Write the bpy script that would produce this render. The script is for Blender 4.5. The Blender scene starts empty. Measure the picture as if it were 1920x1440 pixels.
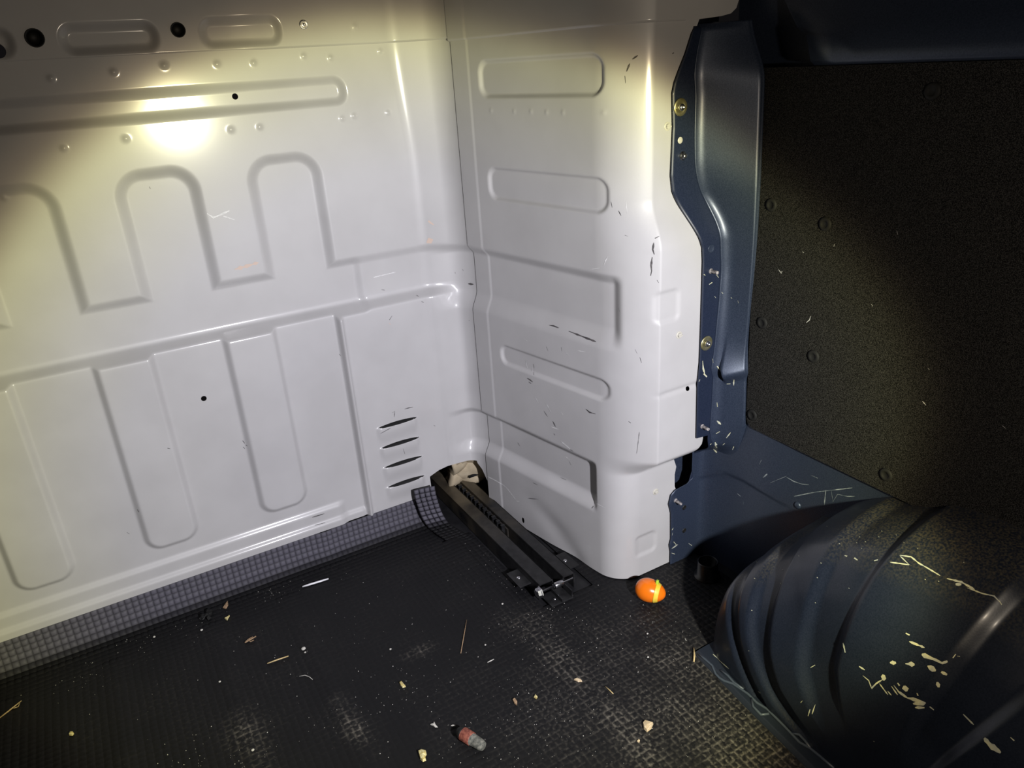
import bpy, bmesh, math, random
import numpy as np
from mathutils import Vector, Matrix
from mathutils.bvhtree import BVHTree

scn = bpy.context.scene
COL = scn.collection

# ------------------------------------------------------------------ camera
CAM_F = 1415.0                                   # focal length in pixels of a 1920 x 1440 frame
CAM = np.array([0.0, 0.0, 1.0])
# rows: world X (along the bulkhead), Y (towards it), Z (up) in camera axes (right, down, forward)
R = np.array([[0.86163952, -0.2486591, 0.44243191],
              [-0.50378444, -0.31346587, 0.80494744],
              [-0.0614702, -0.91646484, -0.39536517]])
cam_data = bpy.data.cameras.new('camera')
cam_data.sensor_width = 36.0
cam_data.lens = CAM_F / 1920 * 36
cam_data.clip_start = 0.01
cam = bpy.data.objects.new('camera', cam_data)
COL.objects.link(cam)
M = Matrix.Identity(4)
for i in range(3):
    M[i][0] = R[i][0]; M[i][1] = -R[i][1]; M[i][2] = -R[i][2]; M[i][3] = CAM[i]
cam.matrix_world = M
scn.camera = cam

# ------------------------------------------------------------------ world
world = bpy.data.worlds.new('World')
scn.world = world
world.use_nodes = True
bg = world.node_tree.nodes['Background']
bg.inputs[0].default_value = (0.95, 0.85, 0.90, 1)
bg.inputs[1].default_value = 0.005

# ------------------------------------------------------------------ hand torch, the only lamp
TORCH = Vector((0.415, -0.31, 0.882))
TORCH_AXIS = Vector((0.070, 0.936, -0.346)).normalized()
TORCH_POWER = 122.0
ld = bpy.data.lights.new('torch', 'SPOT')
ld.energy = TORCH_POWER
ld.spot_size = math.radians(150)
ld.spot_blend = 0.5
ld.shadow_soft_size = 0.022
ld.use_nodes = True
nt = ld.node_tree
em = nt.nodes['Emission']
tc = nt.nodes.new('ShaderNodeTexCoord')
sep = nt.nodes.new('ShaderNodeSeparateXYZ')
nt.links.new(tc.outputs['Normal'], sep.inputs[0])
neg = nt.nodes.new('ShaderNodeMath'); neg.operation = 'ABSOLUTE'
nt.links.new(sep.outputs[2], neg.inputs[0])
acos = nt.nodes.new('ShaderNodeMath'); acos.operation = 'ARCCOSINE'
nt.links.new(neg.outputs[0], acos.inputs[0])
sc = nt.nodes.new('ShaderNodeMath'); sc.operation = 'DIVIDE'; sc.inputs[1].default_value = math.radians(60)
nt.links.new(acos.outputs[0], sc.inputs[0])
ramp = nt.nodes.new('ShaderNodeValToRGB')
nt.links.new(sc.outputs[0], ramp.inputs[0])
stops = [(0.0, (0.95, 0.94, 1.02)), (10, (0.98, 0.97, 1.05)), (18, (1.0, 0.99, 1.02)), (21.5, (1.0, 0.98, 0.86)), (25.5, (0.96, 0.92, 0.54)),
         (26.5, (0.62, 0.54, 0.30)), (27.4, (0.24, 0.19, 0.125)), (28.9, (0.110, 0.094, 0.073)), (45, (0.060, 0.053, 0.046)), (58, (0.02, 0.018, 0.016))]
cr = ramp.color_ramp
cr.interpolation = 'LINEAR'
while len(cr.elements) < len(stops):
    cr.elements.new(0.5)
for e, (a, c) in zip(cr.elements, stops):
    e.position = a / 60
    e.color = (*c, 1)
nt.links.new(ramp.outputs[0], em.inputs[0])
em.inputs[1].default_value = 1.0
torch = bpy.data.objects.new('torch', ld)
COL.objects.link(torch)
torch.location = TORCH
torch.rotation_euler = TORCH_AXIS.to_track_quat('-Z', 'Y').to_euler()

vs = scn.view_settings
vs.view_transform = 'Standard'
vs.look = 'None'
vs.gamma = 1.0
vs.use_curve_mapping = False
vs.exposure = 0.0

# ------------------------------------------------------------------ helpers
def ray(p):
    v = np.array([p[0] - 960.0, p[1] - 720.0, CAM_F])
    return R @ (v / np.linalg.norm(v))

def on_floor(p, z=0.0):
    r = ray(p); return CAM + r * ((z - CAM[2]) / r[2])

def on_y(p, y):
    r = ray(p); return CAM + r * (y / r[1])

def on_x(p, x):
    r = ray(p); return CAM + r * (x / r[0])

def sm(e0, e1, x):
    t = np.clip((x - e0) / (e1 - e0), 0, 1)
    return t * t * (3 - 2 * t)

def box_sdf(x, y, x0, x1, y0, y1, r):
    cx, cy = (x0 + x1) / 2, (y0 + y1) / 2
    qx = np.abs(x - cx) - ((x1 - x0) / 2 - r)
    qy = np.abs(y - cy) - ((y1 - y0) / 2 - r)
    return np.hypot(np.maximum(qx, 0), np.maximum(qy, 0)) + np.minimum(np.maximum(qx, qy), 0) - r

def emboss(x, y, x0, x1, y0, y1, r, w):
    """1 inside the rounded box, falling to 0 over w centred on its outline"""
    return 1 - sm(-w / 2, w / 2, box_sdf(x, y, x0, x1, y0, y1, r))

def poly_sdf(px, py, poly):
    """signed distance to a polygon (negative inside) and the nearest outline points"""
    poly = np.asarray(poly, float)
    n = len(poly)
    best = np.full(px.shape, 1e9); bx = np.zeros_like(px); by = np.zeros_like(py)
    inside = np.zeros(px.shape, bool)
    for i in range(n):
        a = poly[i]; b = poly[(i + 1) % n]
        e = b - a
        t = np.clip(((px - a[0]) * e[0] + (py - a[1]) * e[1]) / (e @ e), 0, 1)
        qx = a[0] + t * e[0]; qy = a[1] + t * e[1]
        d = np.hypot(px - qx, py - qy)
        m = d < best
        best = np.where(m, d, best); bx = np.where(m, qx, bx); by = np.where(m, qy, by)
        c = (a[1] > py) != (b[1] > py)
        xi = a[0] + (py - a[1]) * e[0] / (e[1] if abs(e[1]) > 1e-12 else 1e-12)
        inside ^= c & (px < xi)
    return np.where(inside, -best, best), bx, by

def circle(cx, cy, r, n=20, ry=None):
    ry = ry or r
    return [(cx + r * math.cos(2 * math.pi * k / n), cy + ry * math.sin(2 * math.pi * k / n)) for k in range(n)]

def mesh_obj(name, verts, faces, mat, parent=None, smooth=True):
    me = bpy.data.meshes.new(name)
    v = np.asarray(verts, float)
    if isinstance(faces, np.ndarray):
        f = faces.astype(np.int32)
        me.vertices.add(len(v)); me.vertices.foreach_set('co', v.astype(np.float32).ravel())
        k = f.shape[1]
        me.loops.add(f.size); me.loops.foreach_set('vertex_index', f.ravel())
        me.polygons.add(len(f))
        me.polygons.foreach_set('loop_start', np.arange(0, f.size, k, dtype=np.int32))
        me.polygons.foreach_set('loop_total', np.full(len(f), k, np.int32))
        me.update(calc_edges=True)
    else:
        me.from_pydata([tuple(p) for p in v], [], faces)
        me.update()
    if smooth:
        me.polygons.foreach_set('use_smooth', np.ones(len(me.polygons), bool))
    me.materials.append(mat)
    o = bpy.data.objects.new(name, me)
    COL.objects.link(o)
    if parent is not None:
        o.parent = parent
        pl = parent.matrix_world if parent.parent is None else None
        o.matrix_parent_inverse = world_of(parent).inverted()
    return o

def world_of(o):
    m = Matrix.LocRotScale(o.location, o.rotation_euler, o.scale)
    if o.parent is not None:
        m = world_of(o.parent) @ o.matrix_parent_inverse @ m
    return m

def grid_quads(nu, nv):
    i = np.arange(nu - 1)[:, None] * nv + np.arange(nv - 1)[None, :]
    return np.stack([i, i + nv, i + nv + 1, i + 1], -1).reshape(-1, 4)

def cut_grid(U, V, cuts=(), keep=None):
    """snap a (u, v) lattice to outlines; returns new U, V and the face mask"""
    nu, nv = U.shape
    U = U.copy(); V = V.copy()
    mask = np.ones((nu - 1, nv - 1), bool)
    jobs = [(c, 1) for c in cuts] + ([(keep, -1)] if keep is not None else [])
    for poly, sgn in jobs:
        p = np.asarray(poly); cell = max(abs(U[1, 0] - U[0, 0]), abs(V[0, 1] - V[0, 0])) * 1.6
        if sgn == 1:
            iu = np.where((U[:, 0] > p[:, 0].min() - 3 * cell) & (U[:, 0] < p[:, 0].max() + 3 * cell))[0]
            iv = np.where((V[0] > p[:, 1].min() - 3 * cell) & (V[0] < p[:, 1].max() + 3 * cell))[0]
            if len(iu) < 2 or len(iv) < 2: continue
            a, b, c, d = iu[0], iu[-1] + 1, iv[0], iv[-1] + 1
        else:
            a, b, c, d = 0, nu, 0, nv
        uu = U[a:b, c:d]; vv = V[a:b, c:d]
        s, bx, by = poly_sdf(uu, vv, poly)
        s = s * sgn
        cu = (uu[:-1, :-1] + uu[1:, 1:]) / 2; cv = (vv[:-1, :-1] + vv[1:, 1:]) / 2
        sc_, _, _ = poly_sdf(cu, cv, poly)
        out = sc_ * sgn > 0
        mask[a:b - 1, c:d - 1] &= out
        touch = np.zeros(s.shape, bool); drop = np.zeros(s.shape, bool)
        for du in (0, 1):
            for dv in (0, 1):
                touch[du:du + out.shape[0], dv:dv + out.shape[1]] |= out
                drop[du:du + out.shape[0], dv:dv + out.shape[1]] |= ~out
        e = touch & drop & (np.abs(s) < cell)
        U[a:b, c:d] = np.where(e, bx, uu); V[a:b, c:d] = np.where(e, by, vv)
    return U, V, mask

def grid_obj(name, P, mat, parent=None, mask=None):
    nu, nv, _ = P.shape
    q = grid_quads(nu, nv)
    v = P.reshape(-1, 3)
    if mask is not None:
        q = q[mask.reshape(-1)]
        used = np.zeros(len(v), bool); used[q.ravel()] = True
        idx = np.cumsum(used) - 1
        v = v[used]; q = idx[q]
    return mesh_obj(name, v, q, mat, parent)

def bm_obj(name, bm, mat, parent=None, smooth=False):
    me = bpy.data.meshes.new(name)
    bm.normal_update()
    bm.to_mesh(me); bm.free()
    if smooth:
        for p in me.polygons: p.use_smooth = True
    me.materials.append(mat)
    o = bpy.data.objects.new(name, me)
    COL.objects.link(o)
    if parent is not None:
        o.parent = parent
        o.matrix_parent_inverse = world_of(parent).inverted()
    return o

def add_box(bm, lo, hi, bev=0.0, mtx=None):
    r = bmesh.ops.create_cube(bm, size=1)
    vs_ = r['verts']
    for v in vs_:
        v.co = Vector([(lo[k] + hi[k]) / 2 + v.co[k] * (hi[k] - lo[k]) for k in range(3)])
    if bev:
        es = list({e for v in vs_ for e in v.link_edges})
        res = bmesh.ops.bevel(bm, geom=es, offset=bev, segments=2, profile=0.6, affect='EDGES')
        vs_ = list({v for f in res['faces'] for v in f.verts} | {v for v in vs_ if v.is_valid})
    if mtx is not None:
        for v in vs_: v.co = mtx @ v.co
    return vs_

def frame_from(axis, up=(0, 0, 1)):
    z = Vector(axis).normalized(); u = Vector(up)
    if abs(z.dot(u)) > 0.95: u = Vector((1, 0, 0))
    x = u.cross(z).normalized(); y = z.cross(x)
    return Matrix((x, y, z)).transposed()

def add_lathe(bm, prof, n=24, mtx=None, caps=True):
    """prof: list of (radius, height); revolved about local z"""
    rings = []
    for r, h in prof:
        ring = []
        if r < 1e-6:
            p = Vector((0, 0, h)); ring = [bm.verts.new(mtx @ p if mtx else p)]
        else:
            for k in range(n):
                a = 2 * math.pi * k / n
                p = Vector((r * math.cos(a), r * math.sin(a), h))
                ring.append(bm.verts.new(mtx @ p if mtx else p))
        rings.append(ring)
    for A, B in zip(rings, rings[1:]):
        for k in range(n):
            a0 = A[k % len(A)]; a1 = A[(k + 1) % len(A)]; b0 = B[k % len(B)]; b1 = B[(k + 1) % len(B)]
            f = []
            for v in (a0, a1, b1, b0):
                if v not in f: f.append(v)
            if len(f) >= 3: bm.faces.new(f)
    if caps:
        for ring in (rings[0], rings[-1]):
            if len(ring) > 2:
                try: bm.faces.new(ring)
                except ValueError: pass

def add_tube(bm, pts, rad, n=8):
    pts = [Vector(p) for p in pts]
    rings = []
    for i, p in enumerate(pts):
        t = (pts[min(i + 1, len(pts) - 1)] - pts[max(i - 1, 0)])
        m = frame_from(t)
        r = rad[i] if isinstance(rad, (list, tuple)) else rad
        rings.append([bm.verts.new(p + m @ Vector((r * math.cos(2 * math.pi * k / n), r * math.sin(2 * math.pi * k / n), 0))) for k in range(n)])
    for A, B in zip(rings, rings[1:]):
        for k in range(n):
            bm.faces.new((A[k], A[(k + 1) % n], B[(k + 1) % n], B[k]))
    bm.faces.new(rings[0][::-1]); bm.faces.new(rings[-1])

def empty(name, loc=(0, 0, 0), parent=None):
    o = bpy.data.objects.new(name, None)
    o.empty_display_size = 0.05
    COL.objects.link(o); o.location = loc
    if parent is not None: o.parent = parent
    return o

def tag(o, label=None, cat=None, group=None, kind=None):
    if label: o['label'] = label
    if cat: o['category'] = cat
    if group: o['group'] = group
    if kind: o['kind'] = kind
    return o

def bvh_of(objs):
    V = []; F = []
    for o in objs:
        b = len(V); mw = world_of(o)
        me = o.data
        co = np.empty(len(me.vertices) * 3, np.float32); me.vertices.foreach_get('co', co)
        co = co.reshape(-1, 3)
        if mw != Matrix.Identity(4):
            mm = np.array(mw); co = co @ mm[:3, :3].T + mm[:3, 3]
        V.extend(map(tuple, co.tolist()))
        F.extend([tuple(i + b for i in p.vertices) for p in me.polygons])
    return BVHTree.FromPolygons(V, F)

def hit(bvh, p):
    d = Vector(ray(p))
    loc, nor, _, dist = bvh.ray_cast(Vector(CAM), d)
    if loc is None: return None, None
    if nor.dot(d) > 0: nor = -nor
    return loc, nor

def strokes(name, bvh, lines, mat, parent, lift=0.0006, seed=1, jitter=0.25):
    """scratches and chips: thin raised flakes along lines of the surface; a line is (points, width in metres)"""
    rnd = random.Random(seed)
    V = []; F = []
    for pts, w in lines:
        P = []
        dense = []
        for a, b in zip(pts, pts[1:]):
            n = max(1, int(math.hypot(b[0] - a[0], b[1] - a[1]) / 5))
            for k in range(n): dense.append((a[0] + (b[0] - a[0]) * k / n, a[1] + (b[1] - a[1]) * k / n))
        dense.append(pts[-1])
        for q in dense:
            l, nn = hit(bvh, q)
            if l is not None: P.append((l + nn * lift, nn))
        if len(P) < 2: continue
        b = len(V)
        for i, (l, nn) in enumerate(P):
            t = (P[min(i + 1, len(P) - 1)][0] - P[max(i - 1, 0)][0])
            sd = t.cross(nn)
            if sd.length < 1e-9: sd = Vector((1, 0, 0))
            sd.normalize()
            ww = w * 0.5 * (1 + rnd.uniform(-jitter, jitter) * 2)
            if i in (0, len(P) - 1): ww *= 0.35
            V.append(l + sd * ww); V.append(l - sd * ww)
        for i in range(len(P) - 1):
            F.append((b + 2 * i, b + 2 * i + 1, b + 2 * i + 3, b + 2 * i + 2))
    o = mesh_obj(name, [tuple(v) for v in V], F, mat, parent, smooth=False)
    o['kind'] = 'stuff'
    return o

# ------------------------------------------------------------------ materials
def new_mat(name, base, rough=0.5, metal=0.0, coat=0.0, coat_rough=0.1, spec=0.5):
    m = bpy.data.materials.new(name); m.use_nodes = True
    n = m.node_tree.nodes; b = n['Principled BSDF']
    b.inputs['Base Color'].default_value = (*base, 1)
    b.inputs['Roughness'].default_value = rough
    b.inputs['Metallic'].default_value = metal
    b.inputs['Coat Weight'].default_value = coat
    b.inputs['Coat Roughness'].default_value = coat_rough
    b.inputs['Specular IOR Level'].default_value = spec
    return m

def add_noise(m, scale, c0, c1, lo=0.35, hi=0.65, detail=4, bump=0.0, bump_dist=0.001, bump_scale=None, rough=None, aniso=None):
    t = m.node_tree; b = t.nodes['Principled BSDF']
    tcn = t.nodes.new('ShaderNodeTexCoord')
    src = tcn.outputs['Object']
    if aniso:
        mp = t.nodes.new('ShaderNodeMapping'); mp.inputs['Scale'].default_value = aniso
        t.links.new(src, mp.inputs[0]); src = mp.outputs[0]
    nz = t.nodes.new('ShaderNodeTexNoise'); nz.inputs['Scale'].default_value = scale; nz.inputs['Detail'].default_value = detail
    t.links.new(src, nz.inputs['Vector'])
    rp = t.nodes.new('ShaderNodeValToRGB')
    rp.color_ramp.elements[0].position = lo; rp.color_ramp.elements[0].color = (*c0, 1)
    rp.color_ramp.elements[1].position = hi; rp.color_ramp.elements[1].color = (*c1, 1)
    t.links.new(nz.outputs[0], rp.inputs[0]); t.links.new(rp.outputs[0], b.inputs['Base Color'])
    if rough:
        mr = t.nodes.new('ShaderNodeMapRange')
        mr.inputs['To Min'].default_value = rough[0]; mr.inputs['To Max'].default_value = rough[1]
        t.links.new(nz.outputs[0], mr.inputs[0]); t.links.new(mr.outputs[0], b.inputs['Roughness'])
    if bump:
        n2 = t.nodes.new('ShaderNodeTexNoise'); n2.inputs['Scale'].default_value = bump_scale or scale; n2.inputs['Detail'].default_value = 2
        t.links.new(src, n2.inputs['Vector'])
        bp = t.nodes.new('ShaderNodeBump'); bp.inputs['Strength'].default_value = bump; bp.inputs['Distance'].default_value = bump_dist
        t.links.new(n2.outputs[0], bp.inputs['Height']); t.links.new(bp.outputs[0], b.inputs['Normal'])
    return m

m_white = add_noise(new_mat('grey white body paint', (0.50, 0.49, 0.49), 0.50, coat=0.6, coat_rough=0.13, spec=0.6),
                    9, (0.475, 0.465, 0.465), (0.515, 0.505, 0.505), bump=0.05, bump_dist=0.001, bump_scale=260, rough=(0.46, 0.54))
m_navy = add_noise(new_mat('dark blue body paint', (0.026, 0.034, 0.056), 0.42, metal=0.35, coat=0.2, coat_rough=0.25),
                   520, (0.024, 0.035, 0.064), (0.046, 0.061, 0.100), lo=0.3, hi=0.7, bump=0.10, bump_dist=0.0006, bump_scale=420)
m_arch = add_noise(new_mat('dark blue wheel arch paint', (0.010, 0.014, 0.023), 0.40, metal=0.1, coat=0.2, coat_rough=0.2),
                   480, (0.009, 0.0135, 0.025), (0.016, 0.021, 0.036), bump=0.10, bump_dist=0.0006, bump_scale=380)
# settled dust on whatever faces up
t = m_arch.node_tree; b_ = t.nodes['Principled BSDF']
geo = t.nodes.new('ShaderNodeNewGeometry'); sp = t.nodes.new('ShaderNodeSeparateXYZ'); t.links.new(geo.outputs['Normal'], sp.inputs[0])
mr = t.nodes.new('ShaderNodeMapRange'); mr.inputs['From Min'].default_value = 0.62; mr.inputs['From Max'].default_value = 0.95
t.links.new(sp.outputs[2], mr.inputs[0])
tcn = t.nodes.new('ShaderNodeTexCoord'); nz = t.nodes.new('ShaderNodeTexNoise'); nz.inputs['Scale'].default_value = 330; nz.inputs['Detail'].default_value = 3
t.links.new(tcn.outputs['Object'], nz.inputs['Vector'])
nr = t.nodes.new('ShaderNodeMapRange'); nr.inputs['From Min'].default_value = 0.40; nr.inputs['From Max'].default_value = 0.72
t.links.new(nz.outputs[0], nr.inputs[0])
mm = t.nodes.new('ShaderNodeMath'); mm.operation = 'MULTIPLY'; t.links.new(mr.outputs[0], mm.inputs[0]); t.links.new(nr.outputs[0], mm.inputs[1])
mx = t.nodes.new('ShaderNodeMix'); mx.data_type = 'RGBA'; mx.inputs['B'].default_value = (0.085, 0.075, 0.055, 1)
old = b_.inputs['Base Color'].links[0].from_socket
t.links.new(old, mx.inputs['A']); t.links.new(mm.outputs[0], mx.inputs['Factor']); t.links.new(mx.outputs['Result'], b_.inputs['Base Color'])
m_felt = add_noise(new_mat('black felt', (0.012, 0.012, 0.012), 0.95, spec=0.1),
                   850, (0.003, 0.003, 0.003), (0.078, 0.075, 0.073), lo=0.42, hi=0.76, bump=0.4, bump_dist=0.001, bump_scale=1300)
m_black = new_mat('black plastic', (0.010, 0.010, 0.011), 0.35)
m_hole = new_mat('black rubber', (0.004, 0.004, 0.004), 0.6)
m_pin = new_mat('matt black plastic', (0.014, 0.014, 0.014), 0.7, spec=0.25)
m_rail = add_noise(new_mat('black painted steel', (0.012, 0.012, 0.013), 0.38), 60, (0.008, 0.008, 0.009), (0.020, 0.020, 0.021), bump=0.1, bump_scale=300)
t = m_rail.node_tree  # beige mixed into the colour towards the back, painting in reflected light
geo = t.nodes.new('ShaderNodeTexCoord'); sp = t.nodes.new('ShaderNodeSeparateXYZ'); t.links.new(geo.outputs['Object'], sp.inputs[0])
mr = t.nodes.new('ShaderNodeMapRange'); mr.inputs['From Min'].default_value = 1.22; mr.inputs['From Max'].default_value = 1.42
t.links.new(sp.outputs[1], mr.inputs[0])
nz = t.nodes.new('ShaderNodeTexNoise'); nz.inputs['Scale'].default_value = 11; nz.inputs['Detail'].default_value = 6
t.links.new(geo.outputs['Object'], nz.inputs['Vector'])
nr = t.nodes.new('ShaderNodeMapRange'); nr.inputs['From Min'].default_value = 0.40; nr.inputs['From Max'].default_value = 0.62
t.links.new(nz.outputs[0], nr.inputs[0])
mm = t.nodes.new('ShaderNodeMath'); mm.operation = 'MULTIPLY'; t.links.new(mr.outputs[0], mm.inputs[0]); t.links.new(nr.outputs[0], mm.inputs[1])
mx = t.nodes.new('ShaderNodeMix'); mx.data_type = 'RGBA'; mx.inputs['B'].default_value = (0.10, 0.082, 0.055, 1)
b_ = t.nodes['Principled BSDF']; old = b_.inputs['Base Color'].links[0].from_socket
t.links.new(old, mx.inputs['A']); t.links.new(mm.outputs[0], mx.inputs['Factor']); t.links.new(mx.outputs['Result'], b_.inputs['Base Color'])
m_zinc = add_noise(new_mat('yellow zinc', (0.60, 0.55, 0.30), 0.35, metal=0.9), 90, (0.45, 0.40, 0.16), (0.62, 0.58, 0.38))
m_steel = add_noise(new_mat('bright steel', (0.72, 0.72, 0.76), 0.25, metal=1.0), 80, (0.6, 0.6, 0.64), (0.8, 0.8, 0.84))
m_stud = add_noise(new_mat('painted stud', (0.3, 0.27, 0.26), 0.5), 300, (0.10, 0.09, 0.10), (0.50, 0.46, 0.44))
m_chip = add_noise(new_mat('dark chipped paint', (0.05, 0.045, 0.05), 0.6), 200, (0.03, 0.028, 0.032), (0.12, 0.11, 0.11))
m_pale = add_noise(new_mat('pale scratch', (0.75, 0.74, 0.74), 0.5), 200, (0.6, 0.6, 0.6), (0.85, 0.84, 0.84))
m_primer = add_noise(new_mat('pale primer scratch', (0.55, 0.56, 0.42), 0.55), 90, (0.42, 0.44, 0.40), (0.66, 0.64, 0.40))
m_bscr = add_noise(new_mat('light blue scratch', (0.25, 0.30, 0.36), 0.5), 90, (0.12, 0.15, 0.19), (0.34, 0.38, 0.42))
m_seal = new_mat('blue seam sealer', (0.06, 0.075, 0.10), 0.4)
m_clip = new_mat('pale plastic clip', (0.55, 0.53, 0.47), 0.35)

# ------------------------------------------------------------------ bulkhead (wall_front)
Y0 = 1.47
KW = Y0 / 1.44                                  # size of the pressing relative to its pattern drawing
def pat_x(x): return x / KW
def pat_z(z): return 1 + (z - 1) / KW
def unpat(x, z): return x * KW, 1 + (z - 1) * KW
wall_front = empty('wall_front', (0, Y0, 0))
tag(wall_front, 'pressed grey-white sheet metal bulkhead with ribs, louvres and boxed corner', kind='structure')

# geometry shared with the boxed corner: its side face
ANG = math.radians(10.5)
SD = np.array([-math.sin(ANG), math.cos(ANG)])          # along the side, towards the bulkhead
SN = np.array([-math.cos(ANG), -math.sin(ANG)])         # its outward normal
C0 = np.array([0.766, 1.009])
S_SEAM = 0.4074
FOLD_X, FOLD_M = 0.6150, 0.47
_s = (Y0 - C0[1] - FOLD_M * (C0[0] - FOLD_X)) / (SD[1] + FOLD_M * SD[0])
CORNER = C0 + _s * SD                                   # where the folded facet meets the side plane
U_COR = FOLD_X + math.hypot(CORNER[0] - FOLD_X, CORNER[1] - Y0)
U_END = U_COR + (_s - S_SEAM) - 0.0013

def plan(u, z):
    """plan outline of the bulkhead sheet: flat, crisp fold, facet, hollow fillet, then along the side plane"""
    lean = -0.017 * sm(0.80, 1.06, z)
    F0 = np.stack([FOLD_X + lean, np.full_like(u, Y0)], -1)
    C1 = np.broadcast_to(CORNER, F0.shape)
    def raw(v):
        a = np.stack([v + lean * sm(0.3, FOLD_X, v), np.full_like(v, Y0)], -1)
        t = np.clip((v - FOLD_X) / (U_COR - FOLD_X), 0, 1)[..., None]
        b = F0 * (1 - t) + C1 * t
        c = CORNER + (v - U_COR)[..., None] * (-SD)
        return np.where((v < FOLD_X)[..., None], a, np.where((v < U_COR)[..., None], b, c))
    out = raw(u)
    for uc, tl in ((FOLD_X, 0.013), (U_COR, 0.028)):
        t = np.clip((u - uc + tl) / (2 * tl), 0, 1)[..., None]
        p0 = raw(np.full_like(u, uc - tl)); p1 = raw(np.full_like(u, uc)); p2 = raw(np.full_like(u, uc + tl))
        bz = (1 - t) ** 2 * p0 + 2 * t * (1 - t) * p1 + t * t * p2
        out = np.where((np.abs(u - uc) < tl)[..., None], bz, out)
    return out

def plan_surface(U, V, relief):
    p = plan(U, V); d = plan(U + 0.001, V) - plan(U - 0.001, V)
    n = np.stack([d[..., 1], -d[..., 0]], -1)
    n /= np.linalg.norm(n, axis=-1, keepdims=True)
    q = p + n * relief[..., None]
    return np.concatenate([q, V[..., None]], -1)

def dimples(x, z, pts, r, h):
    f = np.zeros_like(x)
    for (cx, cz) in pts:
        m = (np.abs(x - cx) < 3 * r) & (np.abs(z - cz) < 3 * r)
        d2 = ((x[m] - cx) ** 2 + (z[m] - cz) ** 2) / (r * r)
        f[m] += h * np.exp(-d2 * 1.6)
    return f

DIM = [tuple(on_y(p, 1.44)[[0, 2]]) for p in [(96, 147), (213, 135), (308, 123), (407, 120), (476, 118), (575, 105), (629, 108), (727, 95),
                                            (120, 278), (236, 260), (433, 243), (487, 238), (645, 222), (668, 217), (733, 211), (8, 372)]]
SLOTS = [(0.287, 0.445, 0.537), (0.238, 0.446, 0.537), (0.189, 0.446, 0.538), (0.1385, 0.447, 0.538)]

def main_relief(x, z):
    """forward (towards the load space) height of the bulkhead pressing"""
    f = np.zeros_like(x)
    up = sm(0.652, 0.662, z)
    # long channel
    f -= 0.0100 * emboss(x, z, -2, 0.488, 0.947, 0.984, 0.016, 0.017)
    # upside-down U pads, open into the band below, which runs on round the corner as a shallower recess
    pads = np.zeros_like(x)
    for k in range(-3, 2):
        x0 = 0.066 + 0.2175 * k
        pads = np.maximum(pads, 0.0120 * emboss(x, z, x0 + 0.006, x0 + 0.125, 0.50, 0.859, 0.038, 0.021))
    left = 1 - sm(0.450, 0.470, x)
    band = (1 - sm(0.641, 0.660, z)) * (0.0060 + 0.0060 * left)
    f -= np.maximum(pads, band)
    # lower panel: ledge outwards, ribs, right-hand land
    ribs = np.zeros_like(x)
    for k in range(-3, 2):
        x0 = -0.037 + 0.2195 * k
        ribs = np.maximum(ribs, emboss(x, z, x0 - 0.001, x0 + 0.090, 0.168, 0.70, 0.028, 0.013))
    ribs = np.maximum(ribs, sm(0.393, 0.403, x) * 0.95)
    amount = 0.0070 + 0.0100 * ribs * (1 - sm(0.40, 0.41, x)) + 0.0095 * sm(0.393, 0.404, x)
    zb = 0.566
    slope = 0.60
    right = sm(0.455, 0.472, x)
    uu_ = (zb - 0.001 - z) / slope
    ledge = 0.5 * (uu_ + np.sqrt(uu_ * uu_ + 0.0065 ** 2))
    ramp_ = -0.0120 * (1 - right) - 0.0060 * right
    cap_ = amount - ramp_
    low = ramp_ + 0.5 * (ledge + cap_ - np.sqrt((ledge - cap_) ** 2 + 0.0035 ** 2))
    # soften the ledge's two edges
    low_ = low
    lowmask = 1 - sm(0.568, 0.575, z)
    f = f * (1 - lowmask) + low_ * lowmask
    # bottom hems
    f += 0.006 * (1 - sm(0.128, 0.142, z)) * (1 - sm(0.335, 0.355, x)) + 0.006 * (1 - sm(0.098, 0.110, z)) * (1 - sm(0.385, 0.405, x))
    # louvres
    for (zc, xa, xb) in SLOTS:
        wx = sm(xa - 0.006, xa + 0.008, x) * (1 - sm(xb - 0.010, xb + 0.004, x))
        f += wx * 0.0055 * (1 - sm(zc - 0.0005, zc + 0.0022, z)) * sm(zc - 0.042, zc - 0.006, z)
    f += dimples(x, z, DIM, 0.0050, 0.0020)
    # pressings of the header
    for (a, b, c, d) in [(0.050, 0.181, 1.051, 1.085), (0.256, 0.383, 1.051, 1.087), (-0.16, -0.02, 1.051, 1.085)]:
        f -= 0.0095 * emboss(x, z, a, b, c, d, 0.015, 0.014)
    return f

def sheet_relief(U, V):
    """relief of the bulkhead sheet, running over into the side pressing round the corner"""
    f = main_relief(pat_x(U), pat_z(V))
    s_ = np.where(U > U_COR - 0.03, _s - (U - U_COR), 0.42)
    g = side_relief(np.maximum(s_, 0.40), V) - 0.0016
    w = sm(FOLD_X + 0.006, U_COR - 0.004, U)
    return f * (1 - w) + g * w

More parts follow.
